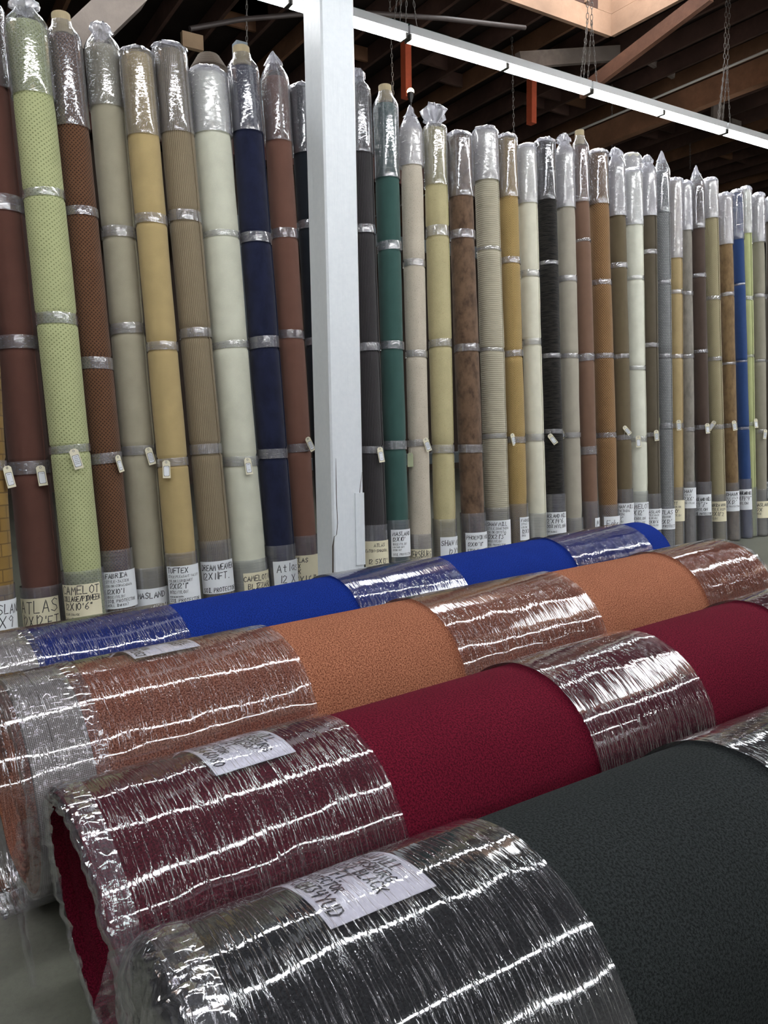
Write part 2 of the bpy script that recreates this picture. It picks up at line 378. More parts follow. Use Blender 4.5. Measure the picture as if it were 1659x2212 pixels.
# roof joists run away from the camera, every 0.61 m, each cut where a skylight opens
jd = {}
k = 0; x = -1.2
while x < 22:
    segs = [(1.5, YB)]
    for a, b, c, d in SKY:
        if a - .05 < x < b + .05:
            segs = [q for s0, s1 in segs for q in ((s0, min(s1, c - .05)), (max(s0, d + .05), s1)) if q[1] - q[0] > .3]
    for s0, s1 in segs:
        MB().beam((x, s0, ZR - .15), (x, s1, ZR - .15), .05, .26).build('joist', JOIST_L if k % 5 == 1 else JOIST, ceiling)
    k += 1; x += .61
# solid blocking pieces between joists
rb = random.Random(8)
for i in range(46):
    x = -1.2 + .61 * rb.randint(3, 30); y = rb.choice((5.0, 7.9, 8.3, 10.4, 10.8, 13.0))
    if not in_open(x + .3, y): MB().beam((x + .025, y, ZR - .13), (x + .585, y, ZR - .13), .045, .2).build('blocking', JOIST_L if i % 3 == 0 else JOIST, ceiling)

SHAFTW = wood('skylight_pine', (158, 128, 106), var=.25)
def skylight(i, a, b, c, d):
    t = empty('skylight', Matrix.Translation(((a + b) / 2, (c + d) / 2, ZR - .35)))
    inv = Matrix.Translation((-(a + b) / 2, -(c + d) / 2, -(ZR - .35)))
    def add(nm, mbx, mat):
        mbx.v = [tuple(inv @ Vector(v)) for v in mbx.v]; return mbx.build(nm, mat, t)
    z0, z1 = ZR - .52, ZR + .75
    for (p0, p1) in (((a, c), (b, c)), ((b, c), (b, d)), ((b, d), (a, d)), ((a, d), (a, c))):
        q = Vector((p1[0] - p0[0], p1[1] - p0[1], 0)).normalized() * .03
        add('curb_board', MB().beam((p0[0] - q.x, p0[1] - q.y, z0 + .14), (p1[0] + q.x, p1[1] + q.y, z0 + .14), .06, .28), SHAFTW)
        add('shaft_board', MB().beam((p0[0] - q.x * .9, p0[1] - q.y * .9, (z0 + .29 + z1) / 2), (p1[0] + q.x * .9, p1[1] + q.y * .9, (z0 + .29 + z1) / 2), .04, z1 - z0 - .29), SHAFTW)
    n = 5
    for k in range(1, n):
        xx = a + (b - a) * k / n
        for yy in (c + .05, d - .05): add('stud', MB().box((xx, yy, (z0 + .3 + z1) / 2), .04, .05, z1 - z0 - .3), SHAFTW)
        yy = c + (d - c) * k / n
        for xx in (a + .05, b - .05): add('stud', MB().box((xx, yy, (z0 + .3 + z1) / 2), .05, .04, z1 - z0 - .3), SHAFTW)
    add('light_panel', MB().box(((a + b) / 2, (c + d) / 2, z1 + .02), b - a + .1, d - c + .1, .03), emit_mat('daylight_panel', (.93, .97, 1.0), SKYLIGHT_POWER))
    add('glazing_bar', MB().box(((a + b) / 2, (c + d) / 2, z1 - .02), .05, d - c, .05), SHAFTW)
    tag(t, 'pale pine framed skylight glowing with daylight at the top of the picture' if i == 0 else 'daylit roof skylight outside the picture, most of them added for ambient light', 'skylight', None if i == 0 else 'skylights beyond the frame')
for i, s in enumerate(SKY): skylight(i, *s)

# loose roof timbers, placed where they cross the view at a given distance Y
def at_y(x, y, Y): return on_plane(x, y, (0, 1, 0), Y)
def timber(name, a, b, Y0, Y1, w, h, mat, label, cat, parts=None):
    p0, p1 = at_y(*a, Y0), at_y(*b, Y1)
    o = MB().beam(p0, p1, w, h).build(name, mat); return tag(o, label, cat)
timber('tie_beam', (1120, 131), (1359, 114), 8.6, 8.6, .10, .2, GREYW, 'pale grey tie beam right under the skylight corner', 'beam')
timber('tie_beam', (1398, 112), (1690, 88), 8.8, 8.8, .10, .24, GREYW, 'long weathered grey tie beam running off right below the skylight', 'beam')
timber('diagonal_brace', (1255, 200), (1535, -14), 7.9, 5.9, .07, .17, wood('reddish_brown_wood', (98, 66, 50)), 'reddish brown diagonal brace rising past the skylight corner', 'brace')
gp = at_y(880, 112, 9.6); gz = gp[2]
tag(MB().beam((-2, 9.6, gz + .24), (18, 9.6, gz + .24), .1, .22).build('girder', plain('lens_flare_green', (18, 48, 41), .7, var=.3)), 'dark green girder standing in for lens flare behind the strip lights', 'beam')  # girder added to hold the posts, its green standing in for lens flare
ORED = plain('orange_red_timber', (168, 74, 44), .8, var=.2)
for px_, py_, lb in ((878, 212, 'short orange red wooden post above the small bulb'), (1148, 268, 'short orange red wooden post end over the gold herringbone roll')):
    q = at_y(px_, py_, 9.6)
    tag(MB().beam((q[0], 9.6, q[2]), (q[0], 9.6, gz + .12), .12, .1).build('hanging_post', ORED), lb, 'post')
timber('diagonal_brace', (285, -20), (160, 100), 7.0, 7.0, .2, .26, wood('dark_grey_wood', (84, 76, 70)), 'thick grey diagonal timber behind the light green roll top', 'brace')
timber('diagonal_brace', (1440, 280), (1240, 420), 13, 11, .1, .2, JOIST_L, 'thin brown brace low behind the far roll tops', 'brace')
timber('gusset_block', (1398, 128), (1455, 162), 8.9, 8.9, .06, .12, GREYW, 'small grey angled block hanging under the right tie beam', 'block')
for px_, py_, lb in ((1550, 243, 'wide grey gusset board near the rightmost light chain'), (1588, 279, 'smaller grey gusset board behind the right end of the lights')):
    q = on_plane(px_, py_, (0, 0, 1), ZR - .42)
    tag(MB().box(q, .3, .05, .32).build('gusset_board', GREYW), lb, 'block')
for px_, py_, w_, lb in ((914, 84, .22, 'short pale brown block end between joists by the lamp chain'), (415, 90, .2, 'short orange brown block behind the taupe ribbed roll top')):
    q = on_plane(px_, py_, (0, 0, 1), ZR - .36)
    tag(MB().box(q, .3, .08, w_).build('block_end', PALEW), lb, 'block')
# big girder running away with a white conduit on it
g0 = on_plane(1659, 150, (0, 0, 1), 5.95); gx = g0[0]
gird = MB().beam((gx, 1.0, 5.95), (gx, 16.5, 5.95), .14, .34).build('girder', JOIST_L)
tag(gird, 'long brown girder under the roof carrying a white conduit', 'beam')
cond = MB().tube([(gx - .1, 1.0, 6.16), (gx - .1, 9, 6.15), (gx - .1, 16.5, 6.16)], .018, 8).build('conduit_pipe', plain('pale_conduit', (190, 186, 180), .5), smooth=True)
tag(cond, 'thin white conduit pipe running along the brown girder', 'pipe')
g1 = on_plane(560, 118, (0, 0, 1), 5.3)
tag(MB().beam((-1.5, 10.2, 5.0), (9, 10.2, 5.0), .12, .3).build('girder', plain('dark_red_timber', (74, 40, 34), .85, var=.2)), 'dark red girder behind the tops of the left rolls', 'beam')
tag(MB().tube([at_y(790, 28, 8.0), at_y(960, 40, 8.0), at_y(1134, 60, 8.0)], .03, 8).build('sprinkler_pipe', plain('dark_iron_pipe', (58, 50, 48), .5), smooth=True), 'dark sprinkler pipe under the joists right of the pillar top', 'pipe')
tag(MB().tube([at_y(410, 62, 9.0), at_y(520, 42, 9.0), at_y(660, 30, 9.0)], .03, 8).build('sprinkler_pipe', plain('dark_iron_pipe', (58, 50, 48), .5), smooth=True), 'dark thin pipe under the joists left of the pillar top', 'pipe')

# ------------------------------------------------------------------ white pillar
def pillar():
    # corner edge between the two visible faces passes these pixels
    Yf = 4.62; S = .245
    c = on_plane(716, 1000, (0, 1, 0), Yf)
    x0 = c[0]; t = empty('white_pillar', Matrix.Translation((x0 + S / 2, Yf + S / 2, 0)))
    m, nt, out = new_mat('chipped_white_paint')
    p = N(nt, 'ShaderNodeBsdfPrincipled', ins={'Roughness': .38, 'Specular IOR Level': .4})
    v = mapping(nt, (1, 1, 1), 'Object')
    n1 = noise_n(nt, v, 30, 5, .6); n2 = noise_n(nt, mapping(nt, (14, 14, 1.2), 'Object'), 1, 4, .6)
    col = mixc(nt, n1, s2l((214, 220, 226)), s2l((230, 234, 238)))
    L(nt, col, p.inputs['Base Color'])
    L(nt, bump(nt, n2, .006, 1, bump(nt, n1, .0008)), p.inputs['Normal']); L(nt, p.outputs[0], out.inputs[0])
    # chamfered shaft
    r = .012; h = S / 2
    prof = [(-h + r, -h), (h - r, -h), (h, -h + r), (h, h - r), (h - r, h), (-h + r, h), (-h, h - r), (-h, -h + r)]
    zs = [0, 1.2, 2.4, 3.6, 4.8, 6.0, ZR]; rows = []
    for z in zs: rows.append([(x + .002 * noise.noise(Vector((x * 9, y * 9, z))), y, z) for x, y in prof + prof[:1]])
    mb = MB(); mb.grid(rows); mb.quad([(x, y, 0) for x, y in prof][::-1]); mb.quad([(x, y, ZR) for x, y in prof])
    mb.build('shaft', m, t)
    # splits low on the post: thin dark cracks and lifted paint edges
    crk = plain('crack_shadow_wood', (70, 62, 56), .9)
    def crack(pts, w, face):
        mb = MB(); rows = []
        for i, (px, py) in enumerate(pts):
            P = on_plane(px, py, (0, 1, 0), Yf)
            lx, z = P[0] - x0 - S / 2, P[2]
            ww = w * (.4 if i in (0, len(pts) - 1) else 1)
            rows.append([(lx - ww, -h - .0012, z), (lx + ww, -h - .0012, z)])
        mb.grid(rows, flip=True); mb.build('crack', crk, t, label='dark split in the white paint')
    crack([(725, 990), (726, 1040), (727, 1085), (729, 1130), (727, 1155), (722, 1160)], .0025, 0)
    crack([(722, 1158), (719, 1180), (719, 1240), (718, 1290)], .006, 0)
    crack([(782, 1020), (777, 1060), (776, 1100), (779, 1160)], .0025, 0)
    mb = MB()
    for px, py, w, hh in ((733, 940, .002, .002), (776, 938, .006, .03), (690, 1225, .01, .05)):
        pass
    mb = MB(); mb.box((h - .035, -h - .004, .62), .07, .008, .5); mb.build('lifted_splinter', m, t)
    tag(t, 'square white painted wooden pillar, split near its foot, between the standing rolls', 'pillar')
pillar()

# ------------------------------------------------------------------ fluorescent strip lights
TUBE = emit_mat('fluorescent_tube_glow', (.97, .99, 1.0), TUBE_POWER)
WHITE_METAL = plain('white_enamel_metal', (226, 228, 230), .4, var=.02)
STEEL = plain('zinc_steel', (150, 148, 144), .35, metal=.8, var=.08)
CHAINM = plain('chain_steel', (128, 124, 120), .5, metal=.5)
def chain(mb, p0, p1, r=.010, step=.045):
    p0, p1 = Vector(p0), Vector(p1); d = p1 - p0; n = max(2, int(d.length / step)); z = d.normalized(); a = z.orthogonal().normalized(); b = z.cross(a)
    for i in range(n):
        c = p0 + d * (i + .5) / n; s = a if i % 2 else b
        hl = d.length / n * .62
        ring = [c + z * hl * math.sin(q * PI / 4) + s * r * math.cos(q * PI / 4) for q in range(9)]
        mb.tube(ring, .0035, 4, cap=False)
LX0, LY, LZ, LLEN = -.42, 6.5, 4.93, 2.445
def fixture_proto():
    t = empty('fluorescent_light', Matrix.Identity(4))
    hl = LLEN / 2 - .012
    mb = MB(); mb.box((0, 0, .06), 2 * hl, .115, .075)      # channel
    mb.build('housing', WHITE_METAL, t)
    for sx in (-1, 1):
        for sy in (-1, 1):
            xa, xb = (.03, hl - .03) if sx > 0 else (-hl + .03, -.03)
            MB().tube([(xa, sy * .034, -.004), (xb, sy * .034, -.004)], .021, 10).build('tube', TUBE, t, smooth=True)
    for sx in (-1, 1):
        for xx in (sx * .014, sx * (hl - .014)):
            mb = MB(); mb.box((xx, 0, .0), .018, .1, .055); mb.build('lamp_holder', STEEL, t)
    for sx in (-1, 1):
        mb = MB(); xx = sx * (hl - .02); top = Vector((xx, 0, .75))
        chain(mb, (xx - .1 * sx, 0, .09), top, .008, .05); chain(mb, (xx, .05, .09), top, .008, .05)
        chain(mb, top, (xx, 0, ZR - LZ - .28), .014, .06)
        mb.build('chain', CHAINM, t)
    return t
fx = fixture_proto()
FXC = [fx]
def copy_tree(o, parent=None):
    c = o.copy(); COL.objects.link(c); c.parent = parent
    for ch in list(o.children): copy_tree(ch, c)
    return c
rowlab = ['leftmost lit strip light, cut by the top edge', 'lit fluorescent strip light just left of the white pillar and passing behind it', 'lit fluorescent strip light hanging right of the white pillar, below the sprinkler pipe',
          'lit fluorescent strip light below the skylight corner', 'farthest lit strip light, running out at the right edge']
first = True
for ri, (ry, n, x0) in enumerate(((LY, 5, LX0), (2.45, 7, -3.2), (-1.85, 7, -3.2), (-6.1, 7, -3.2))):
    for k in range(n):
        o = fx if first else copy_tree(fx)
        first = False
        o.location = (x0 + LLEN * (k + .5), ry, LZ)
        if ri == 0: tag(o, rowlab[k], 'light', 'strip lights in a row over the standing rolls')
        else: tag(o, 'lit fluorescent strip light in a row outside the picture', 'light', 'strip lights beyond the frame')
# thin extra chains hanging further back
for i, (xa, ya, xb, yb, Y, lb) in enumerate(((842, 0, 850, 235, 9.0, 'thin chain hanging down just right of the white pillar'), (1105, 40, 1110, 300, 9.0, 'thin chain crossing the lights left of the skylight'),
        (1322, 150, 1322, 330, 9.4, 'thin chain hanging below the skylight corner'), (1490, 240, 1491, 365, 10.5, 'thin chain low at the right behind the lights'), (533, 40, 533, 100, 9.0, 'thin chain over the navy roll left of the pillar'))):
    mb = MB(); p0 = at_y(xa, ya, Y); p1 = at_y(xb, yb, Y)
    p0[2] = max(p0[2], 0); d = (p0 - p1); top = p1 + d * ((ZR - .27 - p1[2]) / d[2])
    chain(mb, top, p1, .012, .055); tag(mb.build('hanging_chain', CHAINM), lb, 'chain')
# bare bulb on a dark holder
bp = at_y(887, 204, 8.8)
t = empty('bulb_lamp', Matrix.Translation(bp))
mb = MB()
mb.tube([(0, 0, .02), (0, 0, .035), (0, 0, .055), (0, 0, .07), (0, 0, .078)], [.045, .046, .04, .025, .003], 14)
mb.build('bulb', emit_mat('warm_bulb_glow', (1.0, .72, .45), 25), t, smooth=True)
mb = MB(); mb.tube([(0, 0, .02), (0, 0, -.03), (0, 0, -.07), (0, 0, -.1)], [.045, .042, .024, .02], 12); mb.build('holder', plain('black_plastic', (30, 28, 28), .5), t, smooth=True)
mb = MB(); mb.tube([(0, 0, -.1), (.01, .02, -.6), (0, .05, -2.0), (0, .05, 0.0 - bp[2])], .012, 6); mb.build('stem', plain('black_plastic', (30, 28, 28), .5), t, smooth=True)
tag(t, 'small warm glowing bulb on a black holder under the orange post', 'lamp')

# ------------------------------------------------------------------ standing rolls
THETA = math.radians(3.1)            # they lean back against the rack
HL = 3.62
def lean_point(px, py, Yb):
    """picture point -> point on the leaning plane whose foot is at Y = Yb"""
    n = np.array([0, math.cos(THETA), -math.sin(THETA)])
    return on_plane(px, py, n, Yb * math.cos(THETA))
def z_of(B, ax, py):
    lo, hi = -.3, 4.6
    for _ in range(40):
        m = (lo + hi) / 2
        if proj(B + ax * m)[1] > py: lo = m
        else: hi = m
    return (lo + hi) / 2

def lathe(mb, prof, seam=0.0, nseg=40, step=.0, wob=0.0, seed=0, a0=0.0, a1=2 * PI, uvR=None):
    """prof: (z, r) rows; angle 0 faces -Y and grows towards +X"""
    rows, uvs = [], []
    for z, r in prof:
        row, uvr = [], []
        for k in range(nseg + 1):
            q = k / nseg; a = seam + a0 + (a1 - a0) * q
            rr = r - step * q * (1 if r > .03 else 0)
            if wob: rr += wob * noise.noise(Vector((math.cos(a) * 1.6 + seed * 7.1, math.sin(a) * 1.6, z * 3.0)))
            row.append((rr * math.sin(a), -rr * math.cos(a), z)); uvr.append(((a1 - a0) * q * (uvR or max(r, .1)), z))
        rows.append(row); uvs.append(uvr)
    mb.grid(rows, uvs)
    if step:
        mb.grid([[r_[-1], r_[0]] for r_ in rows], [[(0, z), (.008, z)] for z, _ in prof])
    return mb

TAGM = {}
def hang_tag(root, P, nrm, right, up, size, rot, bend, green, seed, anchor):
    """P: where the tag's eyelet is (local); board hangs down from it"""
    w, h = .046 * size, .096 * size
    M = Matrix((right, up, nrm)).transposed() @ Matrix.Rotation(rot, 3, 'Z')
    def f(x, y, z=0.0): return Vector(P) + M @ Vector((x, y, z + .02 * (y / h) ** 2 * bend + .006))
    out = [(-w / 2, -h), (w / 2, -h), (w / 2, .002), (w / 4, .014), (-w / 4, .014), (-w / 2, .002)]
    mb = MB(); nrow = 5
    front = []
    for i in range(nrow + 1):
        y = -h + (h + .002) * i / nrow; front.append([(-w / 2, y), (w / 2, y)])
    for zz, fl in ((.0012, False), (0, True)):
        mb.grid([[f(x, y, zz) for x, y in r] for r in front], flip=fl)
        q = [f(*o, zz) for o in out[2:]]; mb.quad(q if not fl else q[::-1])
    for a, b in zip(out, out[1:] + out[:1]): mb.quad([f(*a, 0), f(*b, 0), f(*b, .0012), f(*a, .0012)])
    tg = mb.build('hang_tag', CARD_GREEN if green else CARD, root)
    ringp = [f(.006 * math.cos(k * PI / 4), .002 + .006 * math.sin(k * PI / 4), .0018) for k in range(9)]
    MB().tube(ringp, .0016, 5, cap=False).build('eyelet', STEEL, tg)
    if not green:
        # sticker with a dark rounded border
        sw, s0, s1 = w * .38, -h * .88, -h * .22
        def rr(m, r=.006):
            pts = []
            for cx_, cy_, a in ((sw - m - r, s1 - m - r, 0), (-sw + m + r, s1 - m - r, PI / 2), (-sw + m + r, s0 + m + r, PI), (sw - m - r, s0 + m + r, 1.5 * PI)):
                pts += [(cx_ + r * math.cos(a + t * PI / 4), cy_ + r * math.sin(a + t * PI / 4)) for t in range(3)]
            return pts
        MB_ = MB(); MB_.quad([f(x, y, .0019) for x, y in rr(0)]); MB_.build('sticker_border', INK, tg)
        MB_ = MB(); MB_.quad([f(x, y, .0024) for x, y in rr(.0022)]); MB_.build('sticker', PAPER, tg)
        mb = MB()
        rn = random.Random(seed)
        for k in range(5):
            y = s1 - .012 - k * (s1 - s0 - .02) / 5; l = sw * rn.uniform(.5, .8)
            mb.quad([f(-l, y, .0028), f(l, y, .0028), f(l, y + .0022, .0028), f(-l, y + .0022, .0028)])
        mb.build('printed_lines', PENCIL, tg)
    A = Vector(anchor); B_ = f(0, .002, .002)
    mid = (A + B_) / 2 + Vector((0, -.006, -.008))
    MB().tube([A, mid, B_], .0013, 5).build('string', STRING, tg)

placed = []
def standing_roll(spec):
    (name_lab, rgb, pat, rgb2, top, bot, w, ytop, ywt, ywb, bands, style, lab, tg) = spec
    # radius from the width seen; foot pushed back until it clears the roll on its left
    Yb = 5.1
    for it in range(60):
        T = lean_point(top[0], top[1], Yb); Bp = lean_point(bot[0], bot[1], Yb)
        ax = T - Bp; ax /= np.linalg.norm(ax); B0 = Bp - ax * (Bp[2] / ax[2])
        R = w / 2 / F * proj(B0 + ax * 1.8)[2] * .985
        if placed:
            pB, pax, pR = placed[-1]
            g = min(np.linalg.norm((B0 + ax * z - pB - pax * z)[:2]) for z in (.1, 3.5))
            if g < R + pR + .006 and it < 59: Yb += .01; continue
        break
    placed.append((B0, ax, R))
    axv = Vector(ax); yv = (Vector((0, 1, 0)) - axv * axv.y).normalized(); xv = yv.cross(axv)
    M = Matrix.Translation(Vector(B0)) @ Matrix((xv, yv, axv)).transposed().to_4x4()
    root = empty('carpet_roll', M)
    tag(root, name_lab, 'carpet roll', 'carpet rolls standing in a row against the rack')
    Z = lambda py: z_of(B0, ax, py)
    zt = Z(ytop); Lc = zt - (.04 if style[-1] == 'f' else 0); zwt = Z(ywt); zwb = max(.05, Z(ywb))
    seed = len(placed); rn = random.Random(seed * 31 + 5)
    Mi = M.inverted()
    eye_l = Mi @ Vector(EYE)
    face = math.atan2(eye_l.x, -eye_l.y)            # angle (0 = -Y, + to +X) that faces the camera
    seam = face + rn.choice((1.0, -1.0, 2.6)) * rn.uniform(.9, 1.5)
    bz = [(Z(y), hh * 1.35) for y, hh in bands]
    cm = carpet_mat('carpet_%02d' % seed, rgb, pat, rgb2)
    # body, pinched under every band
    zs = [0.0, .012, .03]
    z = .08
    while z < Lc - .06: zs.append(z); z += .09
    for b, hh in bz: zs += [b - hh * .75, b - hh * .5, b, b + hh * .5, b + hh * .75]
    zs += [Lc - .05, Lc - .02, Lc - .004]; zs = sorted(set(q for q in zs if 0 <= q < Lc))
    prof = []
    for z in zs:
        r = R - .004 + .0015 * math.sin(z * 2.3 + seed)
        for b, hh in bz:
            d = abs(z - b)
            if d < hh * .6: r -= .006
        if z > zwt: r -= .004
        if z < zwb: r -= .004
        if z < .006: r -= .012
        if z > Lc - .01: r -= .012
        prof.append((z, r))
    mb = MB(); lathe(mb, prof, seam, 44, .007, .003, seed)
    for zz, rev in ((0, True), (Lc - .004, False)):
        r = prof[0][1] if rev else prof[-1][1]
        ring = [((r - .004) * math.sin(k * PI / 12), -(r - .004) * math.cos(k * PI / 12), zz) for k in range(24)]
        mb.quad(ring[::-1] if rev else ring)
    mb.build('carpet', cm, root, smooth=True)
    film = FILM_MILKY if style.startswith('m') else FILM
    # top wrap
    R2 = R + .001
    pr = [(zwt, R2), (zwt + .002, R2 + .0005)]
    n = max(3, int((Lc - zwt) / .07))
    for k in range(1, n + 1): pr.append((zwt + (Lc - .04 - zwt) * k / n, R2))
    st = style[-1]
    if st == 'c':                                        # core pokes out through the neck of the film
        pr += [(Lc, R2 * .97), (Lc + .025, R2 * .86), (Lc + .05, R2 * .68), (Lc + .07, R2 * .58), (Lc + .095, R2 * .545)]
    elif st == 't':                                      # bunched and tied
        pr += [(Lc, R2 * .97), (Lc + .03, R2 * .84), (Lc + .06, R2 * .62), (Lc + .085, R2 * .5)]
    elif st == 'p':                                      # pulled to a point
        pr += [(Lc, R2 * .97), (Lc + .04, R2 * .82), (Lc + .09, R2 * .55)]
    else:                                                # folded flat
        pr += [(Lc - .005, R2 * .99), (Lc + .012, R2 * .93), (Lc + .02, R2 * .8), (Lc + .022, R2 * .3), (Lc + .022, .002)]
    lathe_mb = MB(); lathe(lathe_mb, pr, seam + .5, 40, 0, .003, seed + 50)
    lathe_mb.build('plastic_wrap', film, root, smooth=True)
    zt_ = pr[-1][0]
    def crumpled(prof2, amp, nm, mat, nseg=36):
        mbx = MB(); rows = []; uvs = []
        off = rn.uniform(-.01, .01), rn.uniform(-.01, .01)
        for i, (z, r) in enumerate(prof2):
            row = []; uvr = []
            for k in range(nseg + 1):
                a = 2 * PI * (k % nseg) / nseg
                q = 1 + amp * noise.noise(Vector((math.cos(a) * 2.6 + seed, math.sin(a) * 2.6, z * 22))) + amp * .8 * noise.noise(Vector((math.cos(a) * 7 + seed, math.sin(a) * 7, z * 10)))
                zz = z + .03 * amp * noise.noise(Vector((math.cos(a) * 3, math.sin(a) * 3, seed * 3.3))) * (i > 0)
                row.append((r * q * math.sin(a) + off[0] * i / len(prof2), -r * q * math.cos(a) + off[1] * i / len(prof2), zz)); uvr.append((a * .1, z))
            rows.append(row); uvs.append(uvr)
        mbx.grid(rows, uvs); mbx.build(nm, mat, root, smooth=True)
    if st == 't':
        crumpled([(zt_, R2 * .5), (zt_ + .02, R2 * .56), (zt_ + .045, R2 * .5), (zt_ + .07, R2 * .3), (zt_ + .078, .004)], .55, 'bunched_plastic', FILM_TUFT)
    elif st == 'p':
        crumpled([(zt_, R2 * .55), (zt_ + .03, R2 * .4), (zt_ + .07, R2 * .22), (zt_ + .1, .004)], .6, 'bunched_plastic', FILM_TUFT)
    elif st == 'b':
        crumpled([(Lc + .01, R2 * .55), (Lc + .05, R2 * .45), (Lc + .08, R2 * .8), (Lc + .13, R2 * .85), (Lc + .18, R2 * .5), (Lc + .19, .004)], .7, 'bunched_plastic', FILM_TUFT)
    elif st == 'f':
        crumpled([(Lc + .0, R2 * 1.0), (Lc + .025, R2 * .9), (Lc + .045, R2 * .6), (Lc + .05, .004)], .25, 'bunched_plastic', FILM_TUFT)
    if st == 'c':
        rc = R2 * .51; zc = Lc + .02
        mb = MB(); lathe(mb, [(zc, rc), (zt_ + .045, rc), (zt_ + .048, rc - .002), (zt_ + .048, rc - .009), (zc, rc - .009)], 0, 28)
        mb.build('cardboard_core', CARDBOARD, root, smooth=False)
    # bottom wrap
    mb = MB(); lathe(mb, [(.0, R2 - .012), (.006, R2 + .001), (.03, R2 + .002), (zwb * .5, R2 + .001), (zwb - .01, R2 + .0015), (zwb, R2 + .0005)], seam + 1.1, 40, 0, .002, seed + 90)
    mb.build('plastic_wrap', FILM_BASE, root, smooth=True)
    # bands of film
    for b, hh in bz:
        tl = rn.uniform(-.05, .05)
        mb = MB(); rows = []; uvs = []
        for i, q in enumerate((-.5, -.25, .0, .25, .5)):
            row = []; uvr = []
            for k in range(41):
                a = 2 * PI * k / 40 + seam
                zz = b + q * hh + tl * R * math.sin(a - face)
                rr = R - .0035 + (.0018 if abs(q) < .4 else .0006)
                row.append((rr * math.sin(a), -rr * math.cos(a), zz)); uvr.append((a * R, zz))
            rows.append(row); uvs.append(uvr)
        mb.grid(rows, uvs); mb.build('film_band', FILM_BAND, root, smooth=True)
    # paper label with marker writing
    if lab:
        lx, ly0, ly1, lines, pcol, side = lab
        zb = Z(ly1); zt2 = Z(ly0); H_ = zt2 - zb
        cxp, _, dep = proj(B0 + ax * (zb + H_ / 2)); rp = R * F / dep
        u = max(-.97, min(.97, (lx - cxp) / rp)); aL = face + math.asin(u)
        Wd = min(.27, R * 2.5) if side > 0 else .1
        RL = R + .0045
        def f(x, y, e=0.0):
            a = aL + x / RL; return Vector(((RL + e) * math.sin(a), -(RL + e) * math.cos(a), zb + y))
        mb = MB(); n = 16
        for e, fl in ((.0006, False), (0, True)):
            mb.grid([[f(Wd * k / n, y, e) for k in range(n + 1)] for y in (0, H_ * .5, H_)], [[(Wd * k / n, y) for k in range(n + 1)] for y in (0, H_ * .5, H_)], flip=fl)
        lo = mb.build('paper_label', PAPER_CREAM if pcol == 'c' else PAPER, root, smooth=True)
        st_, y = [], H_
        for txt, hf, *o in lines:
            y -= H_ * hf[0]
            sp, ln = text_strokes(txt, H_ * hf[1], rn)
            x0 = o[0] * Wd if o else .012
            sq = min(1.0, (Wd - x0 - .004) / max(ln, .01))
            if side > 1: sq = max(sq, .75)
            pw = max(.002, min(.0052, H_ * hf[1] * .155)); 
            ok = [[(x0 + px * sq, y + py) for px, py in pl] for pl in sp]
            st_ += [(pl, pw) for pl in ok if max(p[0] for p in pl) < Wd - .002]
        mbw = MB()
        for pw in sorted(set(q[1] for q in st_)):
            m2 = strokes_mesh([q[0] for q in st_ if q[1] == pw], pw, lambda x, y: f(x, y, .0014))
            b = len(mbw.v); mbw.v += m2.v; mbw.f += [tuple(i + b for i in t_) for t_ in m2.f]; mbw.uv += m2.uv
        if mbw.f: mbw.build('writing', PENCIL if pcol == 'p' else INK, lo)
    if tg:
        for (tx, ty, rot, yaw, size, green) in tg:
            z = Z(ty - 22); cxp, _, dep = proj(B0 + ax * z); rp = (R + .01) * F / dep
            u = max(-1.25, min(1.25, (tx - cxp) / rp))
            a = face + (math.asin(u) if abs(u) < .95 else math.copysign(1.25, u))
            Rt = (R + .010) * (1 if abs(u) < .95 else abs(u) / .95)
            nr = Vector((math.sin(a * .5 + face * .5 + yaw), -math.cos(a * .5 + face * .5 + yaw), 0)); upv = Vector((0, 0, 1)); rt = upv.cross(nr)
            P = Vector((Rt * math.sin(a), -Rt * math.cos(a), z)) + nr * .004
            zb_ = min(bz, key=lambda q: abs(q[0] - z))[0] if bz else z + .05
            hang_tag(root, P, nr, rt, upv, size, rot, rn.uniform(-.3, .6), green, seed, ((R + .001) * math.sin(a), -(R + .001) * math.cos(a), min(zb_, z + .05)))
    return root

